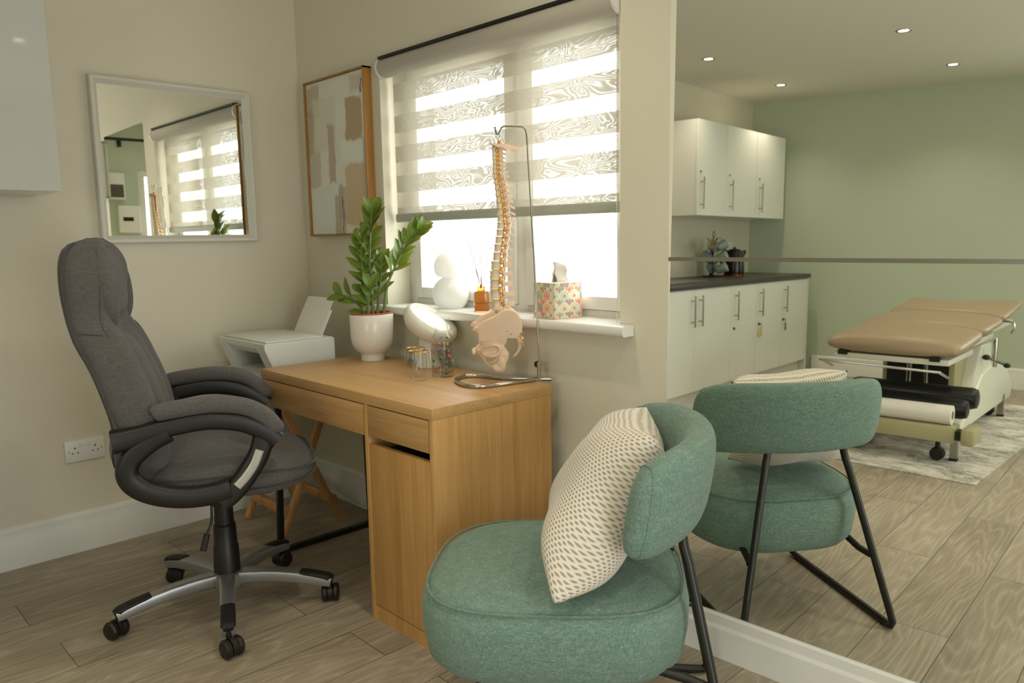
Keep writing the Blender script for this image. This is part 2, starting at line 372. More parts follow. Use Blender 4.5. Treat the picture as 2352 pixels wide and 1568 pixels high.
# ================================================================ kitchen on the left wall
def bar_handle(parent,x,y,z0,z1,name='handle'):
    b=MB().cyl((x+.032,y,z0),(x+.032,y,z1),.006,12)
    for z in (z0+.035,z1-.035): b.cyl((x,y,z),(x+.032,y,z),.0045,10)
    return b.build(name,M_steel,parent)
# wall cupboards: one starting close to the window wall end (seen directly), others seen in the mirror
def wall_cab(y0,y1,label,hy,lock=True,sidewhite=True):
    t=thing('wall_cupboard',label,'cupboard',(0.002,(y0+y1)/2,1.415),0,'kitchen wall cupboards')
    hw=(y0-y1)/2
    MB().box(0,-hw,0,.338,hw,.71).build('carcass',M_gloss if sidewhite=='g' else M_doorw,t,smooth=0)
    d=MB().box(.34,-hw+.0015,0,.358,hw-.0015,.71,.001).build('door',M_gloss if sidewhite=='g' else M_doorw,t,smooth=0)
    if hy is not None:
        bar_handle(d,.358,hy-(y0+y1)/2,.045,.285)
        if lock: MB().lathe([(0,0),(.009,0),(.009,.006),(0,.006)],n=16,M=Matrix.Translation((.358,hy-(y0+y1)/2+.005,.325))@Matrix.Rotation(R(90),4,'Y')).build('lock',M_steel,d)
    return t
wall_cab(-1.125,-2.25,'white high-gloss wall cupboard nearest the square mirror and grey office chair',None,sidewhite='g')
wall_cab(-3.33,-3.80,'white wall cupboard with its lit end panel towards the window, left of three in mirror',-3.80+.42-.0)
wall_cab(-3.802,-4.345,'middle white wall cupboard of the three with bar handles and small locks',-3.86)
wall_cab(-4.347,-4.93,'white wall cupboard above the kettle, touching the green wall',-4.41)
# base cupboards
BZ=.155; WT=.925
edges=[-1.60,-2.33,-2.887,-3.446,-3.886,-4.377,-4.93]
info=[('white base cupboard at the window end of the kitchen worktop, out of mirror view',-2.28,None),
      ('white base cupboard under the front of the dark worktop, handle beside its neighbour',-2.84,None),
      ('wide white base cupboard with a plain long bar handle and no lock',-2.95,None),
      ('narrow white base cupboard with small round lock below its handle',-3.51,'lock'),
      ('white base cupboard with a yellow key tag hanging from its lock',-3.95,'yellow'),
      ('last white base cupboard beside the green wall with key ring hanging from lock',-4.43,'ring')]
for (a,c),(lab,hy,ex) in zip(zip(edges,edges[1:]),info):
    t=thing('base_cupboard',lab,'cupboard',(0.002,(a+c)/2,0),0,'kitchen base cupboards'); hw=(a-c)/2; cy=(a+c)/2
    MB().box(0,-hw,0,.54,hw,BZ-.01).box(0,-hw,BZ-.01,.578,hw,WT-.04).build('carcass',M_doorw,t,smooth=0)
    d=MB().box(.58,-hw+.0018,BZ,.598,hw-.0018,WT-.045,.001).build('door',M_doorw,t,smooth=0)
    bar_handle(d,.598,hy-cy,.62 if ex!='x' else .6,.84)
    if ex:
        y=hy-cy+.01
        MB().lathe([(0,0),(.010,0),(.010,.008),(0,.008)],n=16,M=Matrix.Translation((.598,y,.555))@Matrix.Rotation(R(90),4,'Y')).build('lock',M_black,d)
        if ex!='lock':
            kb=MB().box(.606,y-.012,.549,.622,y+.004,.561,.002).tube([(.62,y-.004+.012*math.cos(i*PI/6),.535+.012*math.sin(i*PI/6)) for i in range(12)],.0014,6,closed=True)
            kk=kb.build('key',M_steel,d)
            if ex=='yellow': MB().box(.617,y-.022,.455,.621,y+.010,.525,.001).build('key_tag',plain('yellow_plastic','d9c24a',.5),d)
            else: MB().tube([(.62,y-.006+.012*math.copysign(abs(math.cos(i*PI/8))**.5,math.cos(i*PI/8)),.495+.03*math.copysign(abs(math.sin(i*PI/8))**.5,math.sin(i*PI/8))) for i in range(16)],.003,6,closed=True).build('key_tag',M_black,d)
o=MB().box(.002,-4.96,0,.602,-4.932,WT-.041).build('end_panel',M_doorw); tag(o,'white end panel closing the base cupboards against the green wall','panel')
o=MB().box(.002,-4.975,WT-.038,.615,-1.58,WT,.003).build('worktop',M_worktop); tag(o,'dark laminate kitchen worktop above the white base cupboards','worktop')
# sink-like steel drainer at front part of the worktop
o=MB().loft([supell(.21,.36,8,40,WT+.0005,.30,-2.95),supell(.21,.36,8,40,WT+.006,.30,-2.95),supell(.195,.345,8,40,WT+.006,.30,-2.95),supell(.185,.335,8,40,WT+.002,.30,-2.95)]).build('sink_drainer',M_steel); tag(o,'flat brushed steel drainer let into the dark worktop','drainer')
# kettle
t=thing('kettle','black kettle with copper base ring on the dark worktop','kettle',(.26,-4.18,WT),R(-60))
MB().lathe([(.0,.012),(.082,.012),(.085,.03),(.083,.09),(.076,.16),(.066,.205),(.055,.215),(.0,.22)]).tube([(.065,0,.17),(.095,0,.2),(.108,0,.213)],[.028,.02,.01],12).build('body',plain('black_enamel','14110e',.22),t)
MB().lathe([(0,.0),(.084,.0),(.086,.004),(.086,.013),(0,.013)]).build('base_ring',plain('copper','c07a3c',.25,1.0),t)
MB().lathe([(0,.215),(.05,.216),(.048,.224),(.012,.23),(.012,.242),(0,.245)]).build('lid',M_black,t)
MB().tube(smooth_path([(-.055,0,.2),(-.1,0,.215),(-.125,0,.18),(-.122,0,.1),(-.09,0,.055)],5),.011,10).build('handle',M_black,t)
# mug tree with mugs
TX,TY=.20,-3.92
t=thing('mug_tree','black wire mug stand on worktop beside the kettle','mug stand',(TX,TY,WT))
b=MB().tube([(.085*math.cos(i*PI/12),.085*math.sin(i*PI/12),.004) for i in range(24)],.004,8,closed=True).cyl((0,0,.004),(0,0,.33),.004,8).cyl((-.085,0,.004),(.085,0,.004),.003,8)
b.tube([(0,.018*math.cos(i*PI/8),.35+.026*math.sin(i*PI/8)) for i in range(16)],.003,6,closed=True)
hooks=[]
for z in (.11,.205,.30):
    for kk in range(3):
        a=R(30+120*kk+(60 if z==.205 else 0)); d=Vector((math.cos(a),math.sin(a),0))
        b.tube([Vector((0,0,z)),d*.035+Vector((0,0,z+.003)),d*.058+Vector((0,0,z+.02))],.003,6); hooks.append((a,z))
b.build('frame',M_blackmetal,t)
M_mug=plain('duck_egg_glaze','8fa29b',.3); M_mugin=plain('cream_glaze','ddd2ac',.3)
spots=[(70,.09,'upper mug facing the room'),(300,.09,'upper mug on the far side nearest the kettle'),(-12,.0,'middle mug with cream inside turned outwards'),(200,0,'middle mug turned to the wall'),(235,-.095,'lower mug hanging on window side'),(345,-.095,'lower mug hanging nearest the kettle')]
m0=None
for a,dz,lab in spots:
    if m0 is None:
        m0=thing('mug','','mug')
        Mx=Matrix.Rotation(R(68),4,'Y')@Matrix.Translation((0,0,-.045))
        MB().lathe([(0,0),(.026,0),(.034,.012),(.039,.05),(.041,.088),(.039,.09),(.037,.086)],n=28,M=Mx,cap=False).build('body',M_mug,m0)
        MB().lathe([(0,.006),(.026,.008),(.034,.03),(.0375,.087)],n=28,M=Mx,cap=False).build('inside',M_mugin,m0)
        MB().tube([(-.038,0,.02),(-.062,0,.03),(-.066,0,.05),(-.058,0,.068),(-.04,0,.074)],.0045,8,M=Mx).build('handle',M_mug,m0); mm=m0
    else: mm=copy_tree(m0)
    ar=R(a); mm.location=(TX+.070*math.cos(ar),TY+.070*math.sin(ar),WT+.165+dz); mm.rotation_euler=(0,0,ar)
    mm['label']='grey-green mug hanging on the wire stand, '+lab; mm['group']='mugs on the mug stand'
def socket(name,label,loc,rot,w=.146,double=True,size=1):
    t=thing(name,label,'socket',loc,0); t.rotation_euler=rot
    MB().box(-w/2,-.009,-.043,w/2,0,.043,.003).build('faceplate',M_white_pl,t)
    cs=(-.037,.037) if double else (0,)
    for cx in cs:
        MB().box(cx-.002,-.0094,.008,cx+.002,-.008,.016).box(cx-.013,-.0094,-.010,cx-.007,-.008,-.006).box(cx+.007,-.0094,-.010,cx+.013,-.008,-.006).build('pin_holes',M_black,t,smooth=0)
    if double:
        for cx in (-.012,.012): MB().box(cx-.007,-.0115,.016,cx+.007,-.008,.034,.001).build('rocker_switch',M_white_pl,t)
    for sx in (-w/2+.013,w/2-.013): MB().lathe([(0,0),(.003,0),(.003,.0006),(0,.0006)],n=12,M=Matrix.Translation((sx,-.009,0))@Matrix.Rotation(R(90),4,'X')).build('screw',M_steel,t)
    return t
socket('wall_socket','white double power socket low on the left wall behind the office chair',(0.0,-1.039,.413),(0,0,R(90)))
socket('wall_socket','pale double socket on the kitchen wall behind the kettle',(0.0,-4.62,1.17),(0,0,R(90)))
socket('switch_plate','pale square switch plate on kitchen wall beside the mug stand',(0.0,-4.30,1.17),(0,0,R(90)),.088,False)
o=MB().box(.0,-4.40,WT,.028,-4.385,WT+.22,.004).build('spatula',M_black)
o.location=(.09,0.32,0); tag(o,'black long-handled spoon leaning up behind the kettle','spoon')

# ================================================================ small square mirror (left wall)
my,mz,ms=-.914,1.233,.656
t=thing('framed_mirror','square wall mirror in a deep white frame above the office chair','mirror',(0,my+ms/2,mz))
h2=ms/2; fb=MB()
prof=[(0,0),(.022,.0),(.030,.006),(.030,.014),(.024,.026),(.006,.026),(.0,.026)]   # (x depth, inset)
prof=[(0.001,0.0),(.032,.001),(.036,.005),(.036,.016),(.016,.031),(.001,.031)]
rings=[]
for cy,cz,sy,sz in ((-h2,0,1,1),(h2,0,-1,1),(h2,ms,-1,-1),(-h2,ms,1,-1)):
    rings.append([(d,cy+sy*i,cz+sz*i) for d,i in prof])
fb.loft(rings,closed=True).build('frame',plain('off_white_frame_paint','d5d2c4',.4,var=.01),t,smooth=25)
MB().box(.008,-h2+.02,.02,.012,h2-.02,ms-.02).build('mirror_glass',M_mirror,t,smooth=0)

# ================================================================ painting
def painting_mat():
    M=NT('abstract_painting'); X,Y,Z=M.xyz(M.co()); v=M.co()
    n1=M.noise(v,14,4,.65); n2=M.noise(M.mapv(v,(1,1,1),(0,0,0),(3,4,5)),14,4,.65)
    U_=M.math('ADD',M.math('DIVIDE',X,.48),M.math('MULTIPLY',M.math('SUBTRACT',n1,.5),.10)); V_=M.math('ADD',M.math('DIVIDE',Z,.66),M.math('MULTIPLY',M.math('SUBTRACT',n2,.5),.10))
    c=M.mix(M.noise(v,5,4),lin('d6d4c4'),lin('e3e0d2'))
    # u0,u1,v0,v1 (v up), colour, opacity
    for u0,u1,v0,v1,col,op in [(0,.22,.80,1.0,'b9a78f',.8),(0,.13,.55,.84,'b3a089',.85),(0,.2,.33,.62,'c2b19c',.7),(.1,.5,.55,.9,'d3cfb9',.8),(.35,.46,.33,.72,'b7a596',.9),
                         (.66,.92,.58,.87,'b9a083',1),(.55,.95,.46,.60,'e2e2d6',.95),(.62,1.0,.02,.44,'ccb48e',.95),(.5,.62,0,.30,'c0b19a',.9),(.42,.52,0,.26,'b8aa98',.9),(.92,1,.2,.6,'beaea0',.7),(.12,.4,0,.33,'d9dacd',.9),(.6,.75,-.1,.06,'dddbcd',.9),(.7,1,-.1,.05,'dddbcd',.9),(.75,1,.9,1,'cdbcae',.8),(.5,.58,.1,.32,'a99a84',.6)]:
        s=.012
        def st(a,b,rev=False):
            x=M.n('ShaderNodeMapRange',i_0=a,i_1=b-s,i_2=b+s); x.interpolation_type='SMOOTHSTEP'; return M.math('SUBTRACT',1,x.outputs[0]) if rev else x.outputs[0]
        mk=M.math('MULTIPLY',M.math('MULTIPLY',st(U_,u0),st(U_,u1,True)),M.math('MULTIPLY',st(V_,v0),st(V_,v1,True)))
        c=M.mix(M.math('MULTIPLY',mk,op),c,lin(col))
    for uc,w_,v0,v1 in ((.555,.006,-.1,.25),(.93,.008,.88,.97)):
        d=M.math('LESS_THAN',M.math('ABSOLUTE',M.math('SUBTRACT',M.math('ADD',U_,M.math('MULTIPLY',M.math('SUBTRACT',M.noise(v,60),.5),.03)),uc)),w_)
        d=M.math('MULTIPLY',d,M.math('MULTIPLY',M.math('GREATER_THAN',V_,v0),M.math('LESS_THAN',V_,v1)))
        c=M.mix(M.math('MULTIPLY',d,.85),c,lin('3b3029'))
    M.P(Base_Color=c,Roughness=.7); M.bump(n1,.3,.001); return M.m
t=thing('framed_painting','abstract beige and white painting in thin oak frame beside the window','picture',(.118,-.001,1.25))
M_oakframe=wood('golden_oak_frame',('8a5f26','ab7a38','bd8d4a'),'z',2)
pw,ph=.49,.69
MB().box(0,-.04,0,.007,0,ph).box(pw-.007,-.04,0,pw,0,ph).box(0,-.04,0,pw,0,.007).box(0,-.04,ph-.007,pw,0,ph).build('frame',M_oakframe,t,smooth=0)
cv=MB().box(.0,-.030,.0,.472,0,.672).build('canvas',painting_mat(),t,smooth=0); cv.location=(.009,0,.009)

# poster seen only by reflection, on the window wall beyond the big mirror
t=thing('framed_poster','small white framed poster beyond the large mirror, seen in the square mirror','picture',(3.045,BEND(3.045)+.005,1.58))
t.rotation_euler=(0,0,math.atan(.03646))
MB().box(0,-.02,0,.014,0,.42).box(.286,-.02,0,.30,0,.42).box(0,-.02,0,.3,0,.014).box(0,-.02,.406,.3,0,.42).build('frame',M_satin,t)
MB().box(.01,-.010,.01,.29,0,.41).build('print',(lambda M:(M.P(Base_Color=M.ramp(M.noise(M.co(),9,2),[(.35,lin('e8e2d6')),(.5,lin('c98f78')),(.62,lin('e4ddd2')),(.8,lin('7d8d78'))])),M.m)[1])(NT('poster_print')),t,smooth=0)
# curtain pole, meter boxes, conduit on the green right wall
t=thing('curtain_pole','dark metal curtain pole above the patio door, seen in square mirror','curtain pole',(XR,-.5,2.31))
MB().cyl((-.09,.04,0),(-.09,-2.0,0),.016,14).build('pole',M_blackmetal,t)
MB().lathe([(0,0),(.026,0),(.026,.05),(0,.05)],n=18,M=Matrix.Translation((-.09,.04,0))@Matrix.Rotation(R(-90),4,'X')).build('finial',M_blackmetal,t)
for yy in (-.12,-1.85): MB().cyl((-.0,yy,-.03),(-.09,yy,-.0),.009,10).box(-.012,yy-.02,-.07,0,yy+.02,.0,.002).build('bracket',M_blackmetal,t)
t=thing('fuse_box','white fuse box with dark tinted flap high on the green wall','fuse box',(XR,-.50,1.70))
MB().box(-.09,-.13,0,0,.03,.27,.008).build('casing',M_white_pl,t)
MB().box(-.098,-.115,.02,-.088,.03,.15,.004).build('tinted_flap',plain('smoked_plastic','5a5148',.2),t)
t=thing('meter_box','white plastic meter box with small display below the fuse box','meter box',(XR,-.665,1.36))
MB().box(-.08,-.10,0,0,.11,.28,.012).build('casing',M_white_pl,t); MB().box(-.084,-.03,.12,-.078,.07,.16,.002).build('display',M_black,t)
o=MB().cyl((XR-.012,-.42,.17),(XR-.012,-.42,H),.011,12).build('cable_conduit',M_white_pl); tag(o,'white cable conduit running down the green wall behind fuse box','conduit')

# ================================================================ roller blind
def blind_mat():
    M=NT('day_and_night_blind_fabric'); v=M.co('World'); X,Y,Z=M.xyz(v)
    zb=[(1.786,1.862),(1.665,1.734),(1.546,1.611),(1.423,1.492),(1.33,1.361)]
    mk=None
    for a,b_ in zb:
        k=M.math('MULTIPLY',M.math('GREATER_THAN',Z,a),M.math('LESS_THAN',Z,b_)); mk=k if mk is None else M.math('MAXIMUM',mk,k)
    # woven fine pattern (low contrast rings as in figured mesh)
    nf=M.noise(M.mapv(v,(5,1,14)),1.0,2,.5,.8); rg=M.math('MULTIPLY',M.math('POWER',M.math('ABSOLUTE',M.math('SINE',M.math('MULTIPLY',nf,60))),4.),.10)
    d=M.n('ShaderNodeBsdfDiffuse',i_Color=lin('cfc9b8')); tl=M.n('ShaderNodeBsdfTranslucent',i_Color=lin('b4ae9e')); tp=M.n('ShaderNodeBsdfTransparent')
    m1=M.n('ShaderNodeMixShader',i_0=.17); M.l(d.outputs[0],m1.inputs[1]); M.l(tl.outputs[0],m1.inputs[2])
    m2=M.n('ShaderNodeMixShader'); M.l(m1.outputs[0],m2.inputs[1]); M.l(tp.outputs[0],m2.inputs[2])
    tr=M.math('ADD',M.math('MULTIPLY',M.math('SUBTRACT',1,mk),.40),M.math('ADD',.012,M.math('MULTIPLY',rg,mk)))
    M.set(m2.inputs[0],tr); M.l(m2.outputs[0],M.out.inputs[0]); return M.m
t=thing('roller_blind','grey and white striped day and night roller blind half lowered over the window','blind',((WX0+WX1)/2,.0,1.3))
cx=(WX0+WX1)/2
M_bl=plain('grey_blind_cloth','b5b0a2',.8,var=.01)
MB().cyl((.685-cx,.012,.62),(1.890-cx,.012,.62),.038,40).build('roller',M_bl,t)
for xx in (.672,1.890): MB().tube([(xx-cx,.012,.62),(xx+.012-cx,.012,.62)],.040,28).build('end_bracket',M_white_pl,t)
MB().box(.685-cx,-.02,.652,1.89-cx,.05,.662).build('roller_gap_shade',M_blackmetal,t,smooth=0)  # black strip standing in for the shadow in the gap above the roller
MB().grid(lambda u,v:(.690+u*1.175-cx,.049,.018+v*.60),2,2).build('fabric',blind_mat(),t,smooth=0)
b=MB().tube([(.688-cx,.049,.018),(1.868-cx,.049,.018)],1,sec=rsec(.017,.036,3)); b.build('bottom_bar',plain('sage_grey_bar','aeb0a4',.5),t)
b=MB()
for i in range(190): b.sphere((1.884-cx,.012,.60-i*.005),.0019,sub=1)
b.cyl((1.884-cx,.012,.62),(1.884-cx,.012,-.35),.0006,5); b.build('bead_chain',M_chrome,t)

# ================================================================ desk
DX,DY=.6314,-.5725
t=thing('desk','oak-effect desk with two drawers and a cupboard on its right','desk',(DX,DY,0))
Wd=1.05; Dd=.5; T=.034
MB().box(0,0,.75-T,Wd,Dd,.75,.0015).build('desktop',M_oakx,t)
px=.6963
for x0,z0,nm in ((Wd-.018,0,'side_panel'),(px,0,'side_panel')):
    MB().box(x0,.002,z0,x0+.018,Dd-.005,.75-T,.001).build(nm,M_oak,t)
MB().box(0,.002,.60,.018,Dd-.005,.75-T,.001).build('side_panel',M_oak,t)
MB().box(px+.018,.004,0,Wd-.018,Dd-.03,.045).box(px+.018,Dd-.03,.045,Wd-.018,Dd-.022,.75-T).build('plinth',M_oak,t)
MB().box(.018,Dd-.04,.6,px,Dd-.03,.75-T).build('back_rail',M_oak,t)
MB().box(px+.018,.045,.545,Wd-.018,Dd-.05,.56).build('shelf',M_black,t)
MB().box(.021,.003,.612,px-.003,.021,.75-T-.004,.001).box(.03,.021,.62,px-.01,.4,.64).build('drawer',M_oakx,t)
MB().box(px+.021,.003,.615,Wd-.021,.021,.75-T-.004,.001).box(px+.03,.021,.625,Wd-.03,.4,.64).build('drawer',M_oakx,t)
MB().box(px+.021,.006,.048,Wd-.021,.024,.588,.001).build('door',M_oak,t)
MB().tube([(.02,.05,.6),(.006+.0,.035,.0+.012)],1,sec=rsec(.024,.02,8,12)).build('leg',M_blackmetal,t)
MB().tube([(.02,Dd-.06,.6),(.006,Dd-.04,.012)],1,sec=rsec(.026,.02,8,12)).build('leg',M_blackmetal,t)
MB().tube([(.0,.03,.012),(.0,Dd-.02,.012)],1,sec=rsec(.026,.02,8,12)).build('foot_rail',M_blackmetal,t)

# ================================================================ office chair
t=thing('office_chair','high-backed grey fabric office chair on five silver castor arms at desk','office chair',(.907,-.867,0),R(66.7))
# local: x forward, y left (far side); near side is -y
REAR=[(.513,-.275),(.543,-.296),(.608,-.312),(.685,-.302),(.776,-.318),(.879,-.348),(.955,-.382),(1.042,-.402),(1.138,-.408),(1.204,-.400),(1.235,-.375),(1.25,-.33)]
FRONT=[(.513,-.19),(.56,-.16),(.64,-.145),(.72,-.143),(.80,-.162),(.87,-.186),(.95,-.215),(1.0,-.245),(1.04,-.245),(1.10,-.235),(1.16,-.23),(1.205,-.245),(1.235,-.275),(1.25,-.31)]
HALF=[(.513,.20),(.56,.225),(.7,.25),(.85,.255),(.97,.235),(1.03,.215),(1.12,.21),(1.19,.185),(1.235,.135),(1.25,.06)]
rings=[]; N=44
for i in range(N+1):
    z=.513+(1.25-.513)*(i/N); r=lerp(REAR,z)[0]; fr=lerp(FRONT,z)[0]; hw=lerp(HALF,z)[0]; th=fr-r; cxx=(fr+r)/2
    ring=[]
    for a,b_,_ in supell(1,1,3.2,48):
        y=b_*hw; wing=.035*(abs(b_)**2.5)*(1 if a>0 else .25); dent=.03*(1-b_*b_) if a>0 and z<1.03 else (.05*(1-b_*b_) if a>0 else 0)
        ring.append((cxx+a*th/2+wing*.6-dent*.6,y,z))
    rings.append(ring)
ob=MB().loft(rings).build('backrest',M_grey_fab,t,180)
# seam piping along rear edge + cross seam
pm=MB()
for sg in (-1,1):
    P=[]
    for i in range(26):
        z=.54+(1.235-.54)*i/25; r=lerp(REAR,z)[0]; fr=lerp(FRONT,z)[0]; hw=lerp(HALF,z)[0]
        P.append((r+.026,sg*(hw*.99+.0005),z))
    pm.tube(P,.0028,6)
pm.build('piping',fabric('dark_piping',('2b2927','3a3835','4a4744'),420),ob)
for sg in (-1,1):     # seams on the side panels
    P=[]
    for i in range(30):
        z=.56+(1.215-.56)*i/29; r=lerp(REAR,z)[0]; fr=lerp(FRONT,z)[0]; hw=lerp(HALF,z)[0]; q=.30
        P.append(((r+fr)/2+q*(fr-r)/2+.012,sg*(hw*(1-q**3.2)**(1/3.2)-.0005),z))
    MB().tube(P,.0018,5).build('seam',bpy.data.materials['dark_piping'],ob)
    z=.975; r=lerp(REAR,z)[0]; fr=lerp(FRONT,z)[0]; hw=lerp(HALF,z)[0]
    MB().tube([((r+fr)/2+q*(fr-r)/2+.006,sg*(hw*(1-abs(q)**3.2)**(1/3.2)-.0006),z-.010*q) for q in [-.72+1.0*i/12 for i in range(13)]],.0018,5).build('seam',bpy.data.materials['dark_piping'],ob)
hr=smooth_path([(-.262,-.178,.985),(-.262,-.190,1.06),(-.270,-.186,1.13),(-.288,-.152,1.188),(-.305,-.080,1.218),(-.310,0,1.226),(-.305,.080,1.218),(-.288,.152,1.188),(-.270,.186,1.13),(-.262,.190,1.06),(-.262,.178,.985)],5)
MB().tube(hr,[max(.3,(1-abs(2*i/(len(hr)-1)-1)**10)**.5)*.026 for i in range(len(hr))],16).build('headrest_roll',M_grey_fab,t,180)
# headrest cushion
rings=[]
for i in range(21):
    u=i/20; z=1.0+.215*u; k=max(.02,1-abs(2*u-1)**3.2)**.5
    cxh=-.292-.022*u
    rings.append([(cxh+a*.062*k,b_*.168*(.72+.28*k),z) for a,b_,_ in supell(1,1,2.6,36)])
MB().loft(rings).build('headrest_cushion',M_grey_fab,t,180)
for sg in (-1,1):
    P=smooth_path([(-.295,sg*.200,.975),(-.275,sg*.218,.93),(-.245,sg*.233,.85),(-.222,sg*.240,.77),(-.198,sg*.238,.69),(-.190,sg*.228,.61),(-.2,sg*.215,.56)],5); n=len(P)
    MB().tube(P,[max(.2,(1-abs(2*i/(n-1)-1)**6))**.5 for i in range(n)],sec=[(a,b_) for a,b_,_ in supell(.030,.058,2.6,24)],upv=(0,1,0)).build('side_bolster',M_grey_fab,t,180)
# lumbar cushions: three vertical channels
for yc,wd in ((-.125,.062),(0,.068),(.125,.062)):
    rings=[]
    for i in range(25):
        u=i/24; z=.60+.385*u; k=max(.02,1-abs(2*u-1)**4)**.5; fx_=lerp(FRONT,z)[0]-.022
        rings.append([(fx_+a*.030*k,yc+b_*wd*(.8+.2*k),z) for a,b_,_ in supell(1,1,2.4,28)])
    MB().loft(rings).build('lumbar_cushion',M_grey_fab,t,180)
# seat
SR=[(.445,.80),(.455,.93),(.475,.985),(.505,1.0),(.53,.985),(.55,.93),(.562,.83),(.568,.66),(.570,.4),(.571,.08)]
rings=[]
for z,k in SR:
    P=[]
    for a,b_,_ in supell(1,1,3.6,72):
        x=.035+a*.265*k; y=b_*.262*k
        zz=z+(.012*max(0,-a)**2 if z>.5 else 0)-(.030*max(0,a)**3 if z>.52 else -.012*max(0,a)**3) + (.012*abs(b_)**3 if z>.54 else 0)
        P.append((x,y,zz))
    rings.append(P)
se=MB().loft(rings).build('seat',M_grey_fab,t,180)
pm=MB(); 
for z in (.478,.528): pm.tube([(.035+a*.266,b_*.2635,z+(.012*max(0,a)**3 if z<.5 else -.014*max(0,a)**3)) for a,b_,_ in supell(1,1,3.6,96)],.0026,6,closed=True)
pm.build('piping',bpy.data.materials['dark_piping'],se)
MB().box(-.12,-.10,.405,.16,.10,.45,.012).build('tilt_mechanism',M_black,t)
MB().lathe([(0,-.035),(.026,-.03),(.030,0),(.030,.03),(0,.035)],(.115,.03,.425),24).build('tension_knob',M_black,t)
cb=MB().lathe([(0,.115),(.043,.118),(.041,.215),(.038,.22),(.036,.29),(.032,.295),(.030,.36),(.029,.41),(0,.41)],n=32)
cb.build('gas_column',M_black,t)
MB().tube(smooth_path([(-.02,-.10,.43),(-.03,-.16,.42),(-.035,-.165,.36),(-.05,-.175,.325)],4),.004,8).tube([(-.05,-.175,.325),(-.065,-.18,.275)],1,sec=rsec(.014,.020,3,12)).build('height_lever',M_black,t)
# arms
def armside(sg):
    y=sg*.288
    def loop():
        top=smooth_path([(-.275,y,.674),(-.25,y,.678),(-.20,y,.687),(-.11,y,.705),(-.02,y,.713),(.07,y,.698),(.135,y,.664),(.172,y,.632)],6)
        b=MB().tube(top,[1.22-.22*min(1,i/12) for i in range(len(top))],sec=rsec(.050,.056,3.4,20),upv=(0,0,1))
        fp=smooth_path([(.135,y,.66),(.118,y,.60),(.085,y,.545),(.045,y,.495),(.0,y,.458)],6)
        b.tube(fp,1,sec=rsec(.044,.062,3.5,20),upv=(1,0,0))
        rear=smooth_path([(-.13,y,.69),(-.18,y,.665),(-.232,y,.62),(-.245,y,.575),(-.222,y,.535),(-.17,y,.505),(-.10,y,.488),(-.03,y,.487),(.03,y,.497)],6)
        b.tube(rear,1,sec=rsec(.050,.062,3,20))
        b.tube([(0,y,.47),(-.01,y*.75,.44),(-.01,y*.3,.43)],1,sec=rsec(.05,.03,4,16))
        return b
    a=loop().build('arm_frame',M_black,t,60)
    pad=smooth_path([(-.168,y,.742),(-.15,y,.748),(-.08,y,.756),(0,y,.759),(.08,y,.745),(.135,y,.714),(.168,y,.675),(.178,y,.655)],6)
    n=len(pad); rr=[max(.15,(1-abs(2*i/(n-1)-1)**7)**.5) for i in range(n)]
    MB().tube(pad,rr,sec=rsec(.062,.050,2.6,24)).build('arm_pad',M_grey_fab,a,180)
    ins=smooth_path([(.118,y+sg*.0225,.612),(.100,y+sg*.0225,.570),(.072,y+sg*.0225,.532),(.048,y+sg*.0225,.508)],5)
    MB().tube(ins,1,sec=rsec(.012,.026,3,16),upv=(.8,0,-.6)).build('silver_inlay',plain('satin_silver_plastic','b8b5ac',.35,.3),a)
    if sg<0:
        ins=smooth_path([(-.125,y+.02,.672),(-.06,y+.02,.690),(0,y+.02,.693),(.035,y+.02,.688)],5)
        MB().tube(ins,1,sec=rsec(.010,.014,3,12)).build('silver_inlay',bpy.data.materials['satin_silver_plastic'],a)
armside(-1); armside(1)
# base with five arms
bm_=MB().lathe([(0,.075),(.052,.078),(.056,.10),(.054,.122),(.046,.127),(0,.127)],n=36).build('base_hub',M_silver,t)
for i in range(5):
    ang=R(-24+72*i-66.7+0)
    Mx=Matrix.Rotation(ang,4,'Z')
    pts=smooth_path([(.03,0,.105),(.09,0,.108),(.17,0,.106),(.25,0,.096),(.325,0,.081),(.348,0,.076)],4)
    n=len(pts); rr=[1-.28*(j/(n-1)) for j in range(n)]
    lg=MB().tube(pts,rr,sec=rsec(.056,.046,5,20),M=Mx,upv=(0,0,1)).build('base_leg',M_silver,t)
    cp=smooth_path([(.245,0,.110),(.28,0,.105),(.325,0,.096),(.355,0,.086)],4); n=len(cp)
    MB().tube(cp,[1 if j<n-3 else 1-.18*(j-n+3) for j in range(n)],sec=rsec(.044,.020,3,16),M=Mx,upv=(0,0,1)).build('foot_grip',M_rubber,lg)
    ca=R(30+i*67); Mc=Mx@Matrix.Translation((.342,0,0))@Matrix.Rotation(ca,4,'Z')
    wb=MB()
    for s_ in (-1,1):
        wb.lathe([(0,-.011),(.024,-.011),(.029,-.006),(.0298,.004),(.025,.010),(0,.013)],n=30,M=Mc@Matrix.Translation((0.014,s_*.0185,.0298))@Matrix.Rotation(R(-90*s_),4,'X'))
    wb.tube([(.014,-.008,.032),(.014,.008,.032)],.028,24,M=Mc).cyl((0,0,.04),(0,0,.078),.009,12,M=Mc)
    wb.build('castor',M_black,t)

